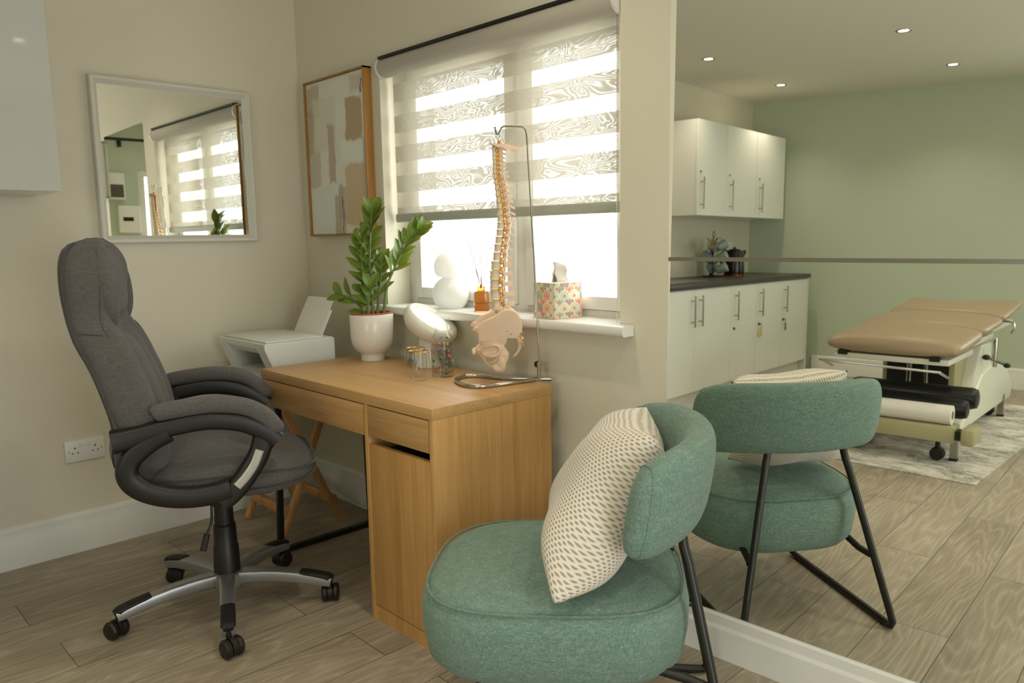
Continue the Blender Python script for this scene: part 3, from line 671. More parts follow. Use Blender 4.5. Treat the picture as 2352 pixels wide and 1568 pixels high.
# ================================================================ green lounge chair
t=thing('lounge_chair','green woven lounge chair with curved backrest and black metal legs before the big mirror','chair',(2.436,-.305,0),R(-141.3))
SP_=[(.275,.78),(.282,.90),(.308,.965),(.365,.995),(.41,1.0),(.435,.985),(.455,.94),(.468,.86),(.476,.72),(.480,.5),(.482,.25),(.483,.05)]
def seat_ring(z,k,gx=0):
    P=[]
    for a,b_,_ in supell(1,1,3.0,84):
        P.append((.388+a*.325*k,-.022+b_*.296*k*(1+.05*a),z-.038-.012*(a*k)**2-.006*(b_*k)**2))
    return P
st_=MB().loft([seat_ring(z,k) for z,k in SP_]).build('seat',M_green_fab,t,180)
pm=MB(); pm.tube([(.388+a*.325*.957,-.022+b_*.296*.957*(1+.05*a),.4195-.009*a*a-.005*b_*b_) for a,b_,_ in supell(1,1,3.0,110)],.0028,6,closed=True)
pm.build('piping',M_green_fab,st_)
# backrest : arc swept with rounded section
rings=[]; N=56
for i in range(N+1):
    tt=-1+2*i/N; e=max(0.02,1-abs(tt)**12)**.5; ang=tt*R(79)
    cx_,cy_=.258-.205*math.cos(ang),-.018+.299*math.sin(ang)
    tx,ty=.205*math.sin(ang),.299*math.cos(ang); L=math.hypot(tx,ty); nx,ny=-ty/L,tx/L   # outward normal
    zb=.563-.024*abs(tt)**3; zt=.786-.030*abs(tt)**3; zc=(zb+zt)/2; hh=(zt-zb)/2*(.35+.65*e) ; hw=.043*e
    ring=[]
    for a,b_,_ in supell(1,1,2.9,36):
        lean=.03*(b_)     # leans outwards at the top
        ring.append((cx_+nx*(a*hw)-0+ (-.018*b_*hh/.12),cy_+ny*(a*hw),zc+b_*hh))
    rings.append(ring)
bk=MB().loft(rings).build('backrest',M_green_fab,t,180)
for rg in (rings[3],rings[-4]):
    P=[Vector(v)*1.0 for v in rg]; c=sum(P,Vector())/len(P); MB().tube([c+(v-c)*1.004 for v in P],.002,6,closed=True).build('piping',M_green_fab,bk)
for sg in (1,-1):
    P=[(.092,sg*.125-.002,.62),(.090,sg*.128-.002,.555),(.087,sg*.134-.002,.53),(.077,sg*.143-.002,.495),(-.012,sg*.243,.06),(-.018,sg*.249,.03),(-.008,sg*.251,.014),(.02,sg*.252,.012),(.56,sg*.252,.012),(.585,sg*.25,.016),(.59,sg*.247,.04),(.52,sg*.205,.33)]
    MB().tube(P,.0115,14).build('leg',M_blackmetal,t)
    MB().tube([(.034,sg*.202-.003,.232),(.075,sg*.19-.005,.240),(.30,sg*.17,.295)],.0105,12).build('seat_support',M_blackmetal,t)
    for xx in (.03,.54): MB().lathe([(0,0),(.009,0),(.009,.006),(0,.006)],(xx,sg*.252,-.0),16).build('foot_pad',M_rubber,t)
# knitted cushion
def knit():
    M=NT('knitted_cotton'); u=M.xyz(M.n('ShaderNodeUVMap').outputs[0]); N_=26.
    U_=M.math('MULTIPLY',u[0],N_*3.5); V_=M.math('MULTIPLY',u[1],N_*1.95)
    wob=M.math('MULTIPLY',M.math('SUBTRACT',M.noise(M.co(),30,2),.5),.22)
    V_=M.math('ADD',V_,M.math('MULTIPLY',M.math('SUBTRACT',M.noise(M.co(),22,2),.5),.5)); row=M.math('FLOOR',V_); a=M.math('ADD',M.math('MULTIPLY',U_,.5),M.math('MULTIPLY',row,.5))
    fx=M.math('SUBTRACT',M.math('FRACT',M.math('ADD',a,wob)),.5); fy=M.math('SUBTRACT',M.math('FRACT',V_),.5)
    d=M.math('SQRT',M.math('ADD',M.math('MULTIPLY',M.math('POWER',M.math('ABSOLUTE',fx),2.),4.2),M.math('MULTIPLY',M.math('POWER',M.math('ABSOLUTE',fy),2.),5.0)))
    h=M.n('ShaderNodeMapRange',i_0=d,i_1=.40,i_2=.82).outputs[0]
    fib=M.noise(M.co(),700,3); c=M.ramp(M.math('ADD',M.math('MULTIPLY',h,.8),M.math('MULTIPLY',fib,.25)),[(.12,lin('a3957e')),(.50,lin('cabfae')),(.90,lin('e3dccf'))])
    M.P(Base_Color=c,Roughness=.95,Sheen_Weight=.2); M.bump(M.math('ADD',h,M.math('MULTIPLY',fib,.3)),.6,.003); return M.m
def cushion(name,TF,TN,BF,BN,th,mat,parent,n=40,pinch=.11,back=0.):
    TF,TN,BF,BN=[Vector(v) for v in (TF,TN,BF,BN)]; nn=((TN-TF).cross(BF-TF)).normalized()
    bm=bmesh.new(); uvl=bm.loops.layers.uv.new('UVMap'); G={}
    for side in (1,-1):
        for i in range(n+1):
            for j in range(n+1):
                if side==-1 and (i in(0,n) or j in(0,n)): G[side,i,j]=G[1,i,j]; continue
                u=i/n; v=j/n; a=2*u-1; c=2*v-1
                pu=a*(1-pinch*(1-c*c)); pv=c*(1-pinch*(1-a*a)); uu=(pu+1)/2; vv=(pv+1)/2
                P=TF.lerp(TN,uu).lerp(BF.lerp(BN,uu),vv)
                k=((1-a**4)*(1-c**4))**.66; wr=.006*math.sin(9*u+7*v)*k
                G[side,i,j]=bm.verts.new(P+nn*side*(th*k+wr))
        for i in range(n):
            for j in range(n):
                f=bm.faces.new([G[side,i,j],G[side,i+1,j],G[side,i+1,j+1],G[side,i,j+1]]); f.smooth=True
                for lp,(x,y) in zip(f.loops,((i,j),(i+1,j),(i+1,j+1),(i,j+1))): lp[uvl].uv=(x/n,y/n)
    bmesh.ops.recalc_face_normals(bm,faces=bm.faces)
    me=bpy.data.meshes.new(name); bm.to_mesh(me); bm.free(); me.materials.append(mat)
    o=bpy.data.objects.new(name,me); COL.objects.link(o); return o
o=cushion('knitted_cushion',(.155,-.225,.775),(.155,.172,.798),(.355,-.135,.465),(.372,.312,.462),.112,knit(),None)
at(o,(2.436,-.305,0),R(-141.3)); tag(o,'cream and beige knitted cushion leaning on the green chair backrest','cushion')

# ================================================================ rug
def rugmat():
    M=NT('distressed_grey_rug'); v=M.co(); a=M.noise(M.mapv(v,(1,1.6,1)),5,6,.75,.4); b_=M.noise(v,60,4,.7); f=M.math('ADD',M.math('MULTIPLY',a,.7),M.math('MULTIPLY',b_,.3))
    M.P(Base_Color=M.ramp(f,[(.38,lin('7b766c')),(.47,lin('b3aea2')),(.56,lin('d6d2c6')),(.7,lin('e4e0d4'))]),Roughness=.95); M.bump(b_,.6,.004); return M.m
o=MB().box(0,-2.3,0,1.6,0,.008,.003).build('area_rug',rugmat()); at(o,(.885,-2.375,0),R(3)); tag(o,'worn grey and cream rug under the treatment couch','rug')

# ================================================================ treatment couch
t=thing('treatment_couch','tan vinyl electric treatment couch on castors, seen in the wall mirror','treatment couch',(2.0,-2.45,0))
def pad(name,y0,y1,z0a,z0b,hwid,thk,wave=0):
    rings=[]; n=22
    for i in range(n+1):
        u=i/n; k=max(.03,1-abs(2*u-1)**7)**.5; y=y0+(y1-y0)*u; z=z0a+(z0b-z0a)*u
        P=[]
        for a,b_,_ in supell(1,1,3.2,40):
            zz=z+thk/2+b_*thk/2*(.5+.5*k)*(1+ (.25*(1-a*a) if b_>0 else 0)) + wave*(abs(a)**2-.3)*u
            P.append((a*hwid*(.90+.10*k),y,zz))
        rings.append(P)
    return MB().loft(rings).build(name,M_tan,t,180)
pad('foot_cushion',-.01,-.60,.585,.622,.345,.100)
pad('middle_cushion',-.615,-1.16,.640,.665,.345,.085)
pad('head_cushion',-1.175,-1.80,.672,.700,.345,.090,.05)
MB().box(-.29,-.60,.555,.29,-.03,.585,.003).box(-.29,-1.15,.60,.29,-.62,.63,.003).box(-.28,-1.85,.63,.28,-1.2,.66,.003).build('cushion_frame',M_ivory,t)
MB().box(-.27,-.07,.575,-.22,-.02,.6).build('bracket',M_black,t); MB().box(.20,-.07,.575,.25,-.02,.6).build('bracket',M_black,t)
MB().tube(smooth_path([(-.31,-.06,.50),(-.335,.015,.535),(-.30,.03,.54),(.22,.03,.53),(.26,.02,.525),(.29,-.05,.49)],5),.007,10).build('foot_bar',M_chrome,t)
MB().cyl((.335,-.98,.62),(.335,-.98,.44),.013,14).tube([(.30,-.98,.49),(.39,-.98,.46)],.012,10).build('side_post',M_chrome,t)
MB().sphere((.29,-.98,.495),.022,(1,1,.8)).build('knob',M_black,t); MB().sphere((.40,-.98,.455),.020,(1,1,.8)).build('knob',M_black,t)
MB().tube(smooth_path([(.30,-1.32,.69),(.36,-1.32,.685),(.372,-1.32,.65),(.355,-1.32,.615)],5),.007,10).build('side_lever',M_chrome,t)
# column and mechanism
MB().box(-.20,-1.05,.16,.20,-.62,.58,.01).build('lift_column',M_olive,t)
MB().box(-.17,-.615,.20,.17,-.605,.50,.0).build('column_recess',M_black,t)
MB().cyl((-.02,-.5,.30),(.0,-.45,.57),.014,14).cyl((.07,-.55,.25),(.07,-.5,.57),.011,12).box(-.09,-.48,.50,.05,-.40,.555,.004).build('actuator',M_steel,t)
# white moulded cover on the right
def prism(pts,x0,x1,bev,name,mat):
    b=bmesh.new(); r0=[b.verts.new((x0,y,z)) for y,z in pts]; r1=[b.verts.new((x1,y,z)) for y,z in pts]; n=len(pts)
    b.faces.new(r0); b.faces.new(r1)
    for i in range(n): b.faces.new((r0[i],r0[(i+1)%n],r1[(i+1)%n],r1[i]))
    bmesh.ops.recalc_face_normals(b,faces=b.faces); bmesh.ops.bevel(b,geom=b.edges[:],offset=bev,segments=3,profile=.5,affect='EDGES')
    mb=MB(); mb._merge(b); return mb.build(name,mat,t)
prism([(-.40,.12),(-1.95,.10),(-1.97,.20),(-1.75,.34),(-1.55,.40),(-1.25,.42),(-.95,.40),(-.55,.20)],.0,.285,.02,'motor_cover',M_ivory)
prism([(-.72,.20),(-1.30,.20),(-1.28,.56),(-.98,.57)],.08,.265,.015,'arm_cover',M_ivory)
MB().box(-.38,-.17,.145,.335,-.04,.235,.012).box(.365,-.20,.145,.43,-.02,.235,.015).box(-.36,-1.95,.11,-.25,-.1,.19,.01).build('base_frame',M_olive,t)
MB().box(.337,-.12,.165,.363,-.05,.215).build('frame_joint',M_black,t)
for x,y in ((.225,-.204),(-.216,-.194),(.203,-1.642),(-.216,-1.64)):
    c_=MB().cyl((x,y,.05),(x,y,.15),.013,12); 
    for s_ in (-1,1): c_.lathe([(0,-.012),(.032,-.012),(.036,-.006),(.036,.006),(.032,.012),(0,.012)],n=24,M=Matrix.Translation((x+.0,y+s_*.015,.045))@Matrix.Rotation(R(90),4,'X'))
    c_.build('castor',M_rubber,t)
for x,y in ((.297,-.243),(.274,-1.665),(-.30,-.24)): MB().box(x-.018,y-.018,.014,x+.018,y+.018,.16).build('leg',M_steel,t); MB().box(x-.02,y-.02,.008,x+.02,y+.02,.022).build('rubber_foot',M_rubber,t)
o=MB().tube([(-.30,0,0),(.30,0,0)],.052,36).build('couch_roll',M_paper); tag(o,'white paper couch roll lying across the khaki base of the treatment couch','paper roll'); at(o,(2.01,-2.545,.235+.0525))
cr=MB().tube([(.301,0,0),(.3015,0,0)],.022,24).build('core',plain('brown_card','8d7350',.8),o)
for x0,yy,zz,lab,r_ in ((2.03,-2.66,.305,'front black vinyl bolster lying on couch base behind the paper roll',.055),(2.05,-2.79,.345,'rear black vinyl bolster lying on couch base beside the column',.06)):
    P=[(-.33,0,0),(-.325,0,0),(-.30,0,0),(.30,0,0),(.325,0,0),(.33,0,0)]
    o=MB().tube(P,[r_*.6,r_*.85,r_,r_,r_*.85,r_*.6],28).build('bolster',M_vinylblack,None,50); at(o,(x0,yy,zz)); tag(o,lab,'bolster','black bolsters on the couch base')

# ================================================================ spine stand and spine model
R0=Vector((1.62,-.055,0)); A_=Vector((-.62,-.785,0)).normalized(); angA=math.atan2(A_.y,A_.x)
DT=.7505
t=thing('display_stand','chrome rod stand with looped base and hook on the right of the desk','stand',(R0.x,R0.y,DT),angA)
# local x = A direction (towards front), y lateral
base=smooth_path([(-.03,.012,.007),(.05,-.015,.007),(.14,-.05,.007),(.20,-.098,.007),(.25,-.105,.007),(.285,-.05,.007),(.275,.03,.007),(.235,.085,.007),(.19,.088,.007),(.10,.045,.007),(.0,-.008,.007)],6)
MB().tube(base,.0065,12).build('base_loop',M_chrome,t)
MB().cyl((.008,0,.004),(.008,0,.062),.0085,20).build('socket_tube',M_chrome,t)
MB().cyl((.008,-.0,.05),(.012,-.030,.052),.003,10).lathe([(0,0),(.010,0),(.011,.010),(.010,.012),(.007,.013),(.006,.02),(0,.02)],n=18,M=Matrix.Translation((.011,-.042,.052))@Matrix.Rotation(R(-90),4,'X')).build('clamp_knob',M_black,t)
MB().tube([(.008,0,.05),(.02,0,.4),(.040,0,.808),(.044,0,.822),(.054,0,.829),(.112,0,.831),(.120,0,.827),(.127,0,.812),(.132,0,.806),(.138,0,.811),(.142,0,.83)],.0034,10).build('rod',M_chrome,t)
sm=thing('spine_model','full anatomical spine and pelvis model hanging from the chrome stand','anatomical model',(R0.x,R0.y,0),angA)
MB().tube([(.1325+.006*math.cos(i*PI/6),0,1.5505+.009*math.sin(i*PI/6)) for i in range(12)],.0012,6,closed=True).cyl((.1325,0,1.53),(.1325,0,1.541),.0016,6).build('hanging_ring',M_chrome,sm)
SPT=[(1.511,.1505,.1336,.1073),(1.4781,.1531,.1343,.1117),(1.4487,.153,.1368,.1028),(1.4192,.1487,.1298,.0958),(1.3896,.1467,.1248,.0907),(1.3599,.1443,.1197,.0874),(1.3301,.143,.1145,.0822),(1.3003,.1417,.1132,.0808),(1.2704,.1442,.11,.0833),(1.2404,.1475,.1143,.0876),(1.2104,.1531,.1187,.0901),(1.1802,.1575,.1231,.0944),(1.15,.1628,.1276,.0969),(1.1159,.1685,.1321,.0956),(1.0778,.1693,.1348,.0943),(1.0433,.1681,.1316,.0892),(1.0124,.163,.1283,.0897)][::-1]
zs=[1.0124]; zz=1.0124
hts=[.034,.0345,.0345,.034,.033,.0300,.0275,.0255,.024,.0235,.023,.022,.0215,.021,.0205,.0195,.0185,.017,.0155,.0150,.0145,.0142,.014,.014]
tot=sum(hts); sc_=(1.519-.998)/tot; z=.998
for i,h in enumerate(hts):
    h*=sc_; zc=z+h/2; an,po,tip=lerp(SPT,zc); xc=(an+po)/2; dp=max(.0065,(an-po)/2); wd=dp*(1.25 if i<17 else 1.35); 
    if i>=17: dp=.0085; wd=.012; xc=.1425+.0003*(i-17)
    elif i>=5: dp*=.82; xc+=.001
    rings=[]
    bh=h*(.66 if i<12 else .70)
    for q in range(9):
        u=q/8; k=1-.14*math.sin(u*PI); k*=(1 if 0<q<8 else .93)
        rings.append([(xc+a*dp*k,b_*wd*k,zc-bh/2+bh*u) for a,b_,_ in supell(1,1,2.3,26)])
    vb=MB().loft(rings)
    # arch, spinous process, transverse processes, facets
    lum=i<5; thr=5<=i<17
    px=xc-dp
    for s_ in (-1,1):
        vb.tube([(px+.002,s_*wd*.6,zc+.002),(px-.006,s_*wd*.55,zc),(px-.011,0,zc-.001)],[.0036,.0034,.004],8)
        L=.020 if lum else (.017 if thr else .010)
        vb.tube([(px-.004,s_*wd*.5,zc+.001),(px-.006-(.004 if thr else 0),s_*(wd*.6+L*.6),zc+.003),(px-.007-(.009 if thr else 0),s_*(wd*.6+L),zc+.005)],[.0036,.0028,.0034],8)
        vb.sphere((px-.006,s_*wd*.62,zc+h*.38),.0042,(1,.8,1.5),1).sphere((px-.007,s_*wd*.6,zc-h*.4),.0042,(1,.8,1.5),1)
    dz=-.004 if lum else (-.012 if thr else -.005); ttip=tip
    if lum:
        vb.loft([[(x_,y_*.0022,z_+zc) for y_,z_ in ((-1,-.008*kk),(1,-.008*kk),(1,.007*kk),(-1,.007*kk))] for x_,kk in ((px-.009,.9),(ttip+.004,1.0),(ttip,1.0),(ttip-.001,.7))])
    else:
        vb.loft([[(x_,y_*.0025,z_+zc+dd) for y_,z_ in ((-1,-.0045*kk),(1,-.0045*kk),(1,.0045*kk),(-1,.0045*kk))] for x_,kk,dd in ((px-.008,1.,0),((px+ttip)/2-.004,.8,dz*.4),(ttip,.75,dz),(ttip-.001,.3,dz))])
    vb.tube([(px-.010,0,zc-h*(.36 if lum else .47)),(px-.012,0,zc),(px-.010,0,zc+h*(.36 if lum else .47))],[1,1.1,1],sec=[(a,b_) for a,b_,_ in supell(.0075,wd*.60,2.4,14)],upv=(1,0,0))
    v_=vb.build('vertebra',M_bone,sm,50)
    # disc below
    MB().loft([[(xc+a*dp*.97*k,b_*wd*.97*k,zc-bh/2-h*.3*u) for a,b_,_ in supell(1,1,2.3,24)] for u,k in ((0,.93),(.25,1),(.75,1),(1,.93))]).build('disc',M_disc,v_,60)
    nb=MB()
    for s_ in (-1,1): nb.tube([(px-.001,s_*wd*.35,zc-h*.40),(px-.001,s_*(wd*.85),zc-h*.40),(px+.0015,s_*(wd*.95+.004),zc-h*.58),(px+.004,s_*(wd*.95+.006),zc-h*.78)],[.0036,.0046,.0040,.0024],8)
    nb.build('nerve',M_nerve,v_)
    if i>=17:
        MB().tube([(xc-.002,-wd-.003,zc-h*.6),(xc-.003,-wd-.004,zc+h*.6)],.0018,8).build('artery',M_artery,v_)
    z+=h
MB().tube([(.124,0,1.0),(.121,0,1.03),(.119,0,1.1),(.115,0,1.2),(.103,0,1.27),(.103,0,1.31),(.112,0,1.38),(.122,0,1.44),(.128,0,1.53)],.0028,8).build('spinal_cord',M_nerve,sm)
# occipital plate
oz=lambda x_: 1.522-.009*math.exp(-((x_-.075)/.022)**2)+(.35*max(0,x_-.138))-.0*x_
oc=MB().loft([[(.104+a*.057*k,b_*.040*k*(1 if a<.2 else 1-.6*(a-.2)),oz(.104+a*.057*k)+dz*(1-.5*abs(a*k))-.010*(b_*k)**2) for a,b_,_ in supell(1,1,2.2,36)] for k,dz in ((.05,.007),(.4,.007),(.8,.0055),(1,.002),(1,-.001),(.8,-.005),(.4,-.007),(.05,-.007))])
ocp=oc.build('occipital_plate',M_bone,sm,60); 
MB().tube([(.150,.004,1.512),(.147,-.008,1.520),(.140,-.012,1.512),(.136,0,1.505)],.002,8).build('artery',M_artery,ocp)
MB().tube([(.128,.008,1.53),(.124,.0,1.538),(.130,-.006,1.531),(.134,.0,1.526)],.0035,8).build('nerve',M_nerve,ocp)
# sacrum and coccyx
sac=[(.150,.0,.998,.024,.016),(.118,0,.975,.034,.017),(.098,0,.945,.031,.014),(.086,0,.912,.024,.011),(.0735,0,.885,.016,.009),(.074,0,.868,.011,.007),(.079,0,.855,.007,.005),(.086,0,.845,.005,.004),(.096,0,.835,.0025,.002)]
sac[0]=(.143,0,1.000,.026,.018)
rings=[]
for i,(x_,y_,z_,w_,d_) in enumerate(sac):
    a0=Vector((sac[min(i+1,8)][0]-sac[max(i-1,0)][0],0,sac[min(i+1,8)][2]-sac[max(i-1,0)][2])).normalized(); nr=Vector((-a0.z,0,a0.x))
    rings.append([Vector((x_,b_*w_,z_))+nr*(a*d_) for a,b_,_ in supell(1,1,2.4,24)])
sb=MB().loft(rings)
for z_,x_ in ((.985,.092),(.962,.082),(.94,.074),(.918,.068),(.896,.064)): sb.sphere((x_,0,z_),.006,(1,.8,1.2),1)
sb=sb.build('sacrum',M_bone,sm,60)
nb=MB()
for z_,x_ in ((.957,.087),(.935,.080),(.912,.074),(.89,.069)):
    for s_ in (-1,1): nb.tube([(x_+.008,s_*.012,z_),(x_-.004,s_*.02,z_-.006),(x_-.006,s_*.022,z_-.016)],[.002,.0028,.0015],7)
nb.build('nerve',M_nerve,sb)
# hip bones from traced outlines, thickened, curved, remeshed
HIP=[(.2314,.937),(.2224,.9477),(.1956,.9646),(.1623,.9792),(.1355,.9961),(.1133,.9999),(.0914,.9905),(.0763,.9679),(.0689,.9433),(.0748,.9212),(.0885,.9038),(.1196,.9048),(.1308,.8962),(.1332,.8851),(.1203,.8646),(.1139,.8488),(.1211,.8243),(.1394,.7957),(.1506,.7927),(.1594,.7987),(.1879,.8176),(.2093,.8474),(.2222,.8612),(.2109,.8764),(.1997,.8828),(.2081,.8986),(.2121,.9165),(.2162,.9277)]
OBT=[(.168+.020*math.cos(i*PI/8)+.006*math.sin(i*PI/8),.8330+.0155*math.sin(i*PI/8)-.008*math.cos(i*PI/8)) for i in range(16)]
def hipbone(sg):
    cu=bpy.data.curves.new('c','CURVE'); cu.dimensions='2D'; cu.fill_mode='BOTH'
    for pts in (HIP,OBT):
        sp=cu.splines.new('POLY'); P=[(p.x,p.y) for p in smooth_path([(a,b_,0) for a,b_ in pts],4,True)]
        sp.points.add(len(P)-1); sp.use_cyclic_u=True
        for q,(a,b_) in zip(sp.points,P): q.co=(a,b_,0,1)
    cu.extrude=.0035; cu.bevel_depth=.0022; cu.bevel_resolution=2; cu.offset=-.002
    ob_=bpy.data.objects.new('c',cu); COL.objects.link(ob_); dg=bpy.context.evaluated_depsgraph_get(); me=bpy.data.meshes.new_from_object(ob_.evaluated_get(dg)); bpy.data.objects.remove(ob_)
    bm=bmesh.new(); bm.from_mesh(me)
    # body around hip socket, ischium, crest as thicker lumps
    def lump(c,r,s=(1,1,1)):
        b2=bmesh.new(); bmesh.ops.create_icosphere(b2,subdivisions=3,radius=r)
        for v in b2.verts: v.co=Vector((c[0]+v.co.x*s[0],c[1]+v.co.y*s[1],(c[2] if len(c)>2 else 0)+v.co.z*s[2]))
        m2=bpy.data.meshes.new('x'); b2.to_mesh(m2); b2.free(); bm.from_mesh(m2); bpy.data.meshes.remove(m2)
    lump((.172,.866),.030,(1.15,.8,.45)); lump((.138,.818),.018,(.9,1.6,.62)); lump((.150,.803),.013,(1.2,1,.8)); lump((.212,.863),.011,(1.3,.8,.9)); lump((.218,.942),.009,(1.3,1,1)); lump((.140,.905),.024,(.9,1.3,.3)); lump((.195,.89),.014,(1,1.4,.5))
    ring_=[Vector((.1715+.030*math.cos(i*PI/12)*.94+.006*math.sin(i*PI/12),.8650+.0175*math.sin(i*PI/12)-.009*math.cos(i*PI/12),.010)) for i in range(24)]
    mb=MB(); mb.tube(ring_,.0052,8,closed=True); m2=bpy.data.meshes.new('x'); mb.bm.to_mesh(m2); mb.bm.free(); bm.from_mesh(m2)
    pcr=smooth_path([(.2314,.937,.0),(.1956,.9646,.001),(.1623,.9792,.001),(.1355,.9961,.001),(.1133,.9999,0),(.0914,.9905,0),(.0763,.9679,0)],5)
    mb=MB(); mb.tube([(p.x-.0,p.y-.002,0) for p in pcr],.0048,8); m2=bpy.data.meshes.new('x'); mb.bm.to_mesh(m2); mb.bm.free(); bm.from_mesh(m2)
    me2=bpy.data.meshes.new('hip_bone'); bm.to_mesh(me2); bm.free(); me2.materials.append(M_bone)
    o=bpy.data.objects.new('hip_bone',me2); COL.objects.link(o); remesh_obj(o,.0016,5)
    for v in o.data.vertices:
        x_,z_,y_=v.co
        # hollow of the hip socket
        dx=(x_-.1715)/.025; dz_=(z_-.865)/.0165; rr=dx*dx+dz_*dz_
        if y_>0 and rr<1: y_-=.016*(1-rr)**.5
        lat=.036+.030*max(0,(z_-.885)/.115)**1.1*(.5+max(0,(x_-.07))/.12)+.006 -.034*max(0,(x_-.165)/.05)*max(0,(.90-z_)/.05 if z_<.90 else 0)
        lat-=.012*max(0,(.85-z_)/.06)
        v.co=(x_,sg*(lat+y_),z_)
    if sg<0: o.data.flip_normals()
    o.parent=sm; return o
hb=hipbone(1)
# screws visible on the near bone face
for px_,pz_ in ((.1345,.9322),(.1200,.9225)):
    pass
hb2=hipbone(-1)
for h_ in (hb,hb2):
    sg=1 if h_ is hb else -1
    for px_,pz_ in ((.1195,.9290),(.1062,.9185)):
        best=min((v.co for v in h_.data.vertices if abs(v.co.x-px_)<.003 and abs(v.co.z-pz_)<.003),key=lambda c:-sg*c.y,default=None)
        if best: MB().sphere((px_,best.y,pz_),.0026,(1,.6,1),2).build('screw',M_steel,h_)
MB().sphere((.226,0,.858),.010,(.8,2.2,1.1)).build('pubic_cartilage',M_disc,sm)

# ================================================================ potted plant
PX,PY=.775,-.16
t=thing('potted_plant','leafy green houseplant in a footed white ceramic pot at the desk back','plant',(PX,PY,DT))
MB().lathe([(0,0),(.047,0),(.048,.004),(.046,.020),(.047,.026),(.065,.040),(.079,.062),(.085,.092),(.087,.183),(.085,.186),(.083,.183),(.081,.16),(0,.16)],n=56).build('pot',M_pot,t)
MB().lathe([(.081,.15),(.0815,.190),(.079,.192),(.076,.189),(.075,.15)],n=48,cap=False).build('inner_pot',M_terra,t)
MB().lathe([(0,.150),(.076,.150),(.076,.177),(.03,.180),(0,.181)],n=32).build('soil',M_soil,t)
fx_,fy_=fw.x,fw.y
def leaf(b,base,d,nrm,L,Wd):
    d=d.normalized(); s_=d.cross(nrm).normalized(); nrm=s_.cross(d).normalized()
    T=[(0,.03),(.12,.42),(.3,.84),(.5,1),(.68,.9),(.84,.58),(.95,.24),(1,.02)]
    rr=[]
    for u,k in T:
        c=base+d*(L*u)-nrm*(L*.16*u*u); w_=Wd*.5*k
        rr.append((c-s_*w_+nrm*(w_*.30),c-s_*w_*.5+nrm*(w_*.08),c,c+s_*w_*.5+nrm*(w_*.08),c+s_*w_+nrm*(w_*.30)))
    bm=bmesh.new(); V=[[bm.verts.new(q) for q in r_] for r_ in rr]
    for i in range(len(V)-1):
        for j in range(4): bm.faces.new((V[i][j],V[i][j+1],V[i+1][j+1],V[i+1][j]))
    b._merge(bm)
rnd=random.Random(5)
S_=[([(.002,.009,.16),(-.010,.012,.28),(-.025,.021,.40),(-.032,.036,.52),(-.030,.048,.60)],.12,24,.070,'l'),
    ([(.028,.037,.16),(.030,.046,.22),(.032,.062,.30),(.050,.083,.36),(.075,.103,.42),(.108,.124,.48),(.139,.149,.52)],.45,20,.062,'r'),
    ([(-.015,-.006,.16),(-.03,-.02,.20),(-.060,-.045,.245),(-.095,-.072,.265)],.2,6,.066,'l'),
    ([(.011,.02,.16),(.012,.03,.24),(.012,.045,.33),(.014,.055,.40)],.35,10,.055,'r'),
    ([(-.012,-.004,.16),(-.03,-.004,.27),(-.046,-.004,.38),(-.05,.0,.50)],.30,12,.066,'l'),
    ([(.0,-.012,.16),(.004,-.016,.21),(.010,-.012,.26),(.014,-.006,.30)],.3,6,.06,'r')]
crt=Vector((rt.x,rt.y,0)); 
for path,u0,nl,LL,sd in S_:
    P=smooth_path(path,8); n=len(P)
    so=MB().tube(P,[.0075*(1-.72*i/(n-1)) for i in range(n)],9).build('stem',M_stem,t)
    b=MB()
    for q in range(nl):
        u=u0+(1-u0)*(q/(nl-1))**.9; i=min(n-2,int(u*(n-1))); base=P[i].lerp(P[i+1],u*(n-1)-i); T_=(P[i+1]-P[i]).normalized()
        side=1 if q%2 else -1
        lat=(crt-T_*crt.dot(T_)).normalized(); 
        az=rnd.uniform(-.9,.9)+ (PI if side<0 else 0)
        lat=Quaternion(T_,az)@lat
        d=(lat*(1.0-.55*u)+T_*(.55+.7*u)+Vector((0,0,.10))).normalized()
        nr=(T_*.9-lat*.25+Vector((-fx_,-fy_,.2))*.7)
        leaf(b,base+lat*.004,d,nr,LL*1.25*rnd.uniform(.85,1.1)*(1 if u<.93 else .8),LL*.66*rnd.uniform(.9,1.12))
    b.build('leaves',M_leaf,so,180,sub=1,solid=.0006)

# ================================================================ white mushroom lamp, glasses, carafe
M_lampglow=(lambda M:(M.P(Base_Color=lin('f4f1e8'),Roughness=.3,Emission_Color=(1,.97,.9,1),Emission_Strength=.4),M.m)[1])(NT('lit_lamp_diffuser'))
t=thing('desk_lamp','glossy white desk lamp with tilted round head behind the carafe','lamp',(1.095,-.125,DT))
MB().lathe([(0,0),(.045,0),(.047,.004),(.040,.03),(.036,.07),(.034,.11),(0,.12)],n=40).build('stem',M_pot,t)
Mt=Matrix.Translation((.010,.0,.158))@Matrix.Rotation(R(33),4,Vector((-.22,.47,0)))
MB().lathe([(.0,-.048),(.045,-.046),(.085,-.030),(.105,-.004),(.108,.018),(.100,.034),(.088,.037),(.074,.030),(.070,.022)],n=56,M=Mt,cap=False).build('head',M_pot,t,180)
MB().lathe([(0,.018),(.072,.022),(.074,.026),(.05,.030),(0,.033)],n=40,M=Mt).build('diffuser',M_lampglow,t,60)
MB().tube([(-.065,-.03,.165),(-.10,-.04,.148),(-.115,-.045,.125)],.0018,6).build('flex',M_grey,t)
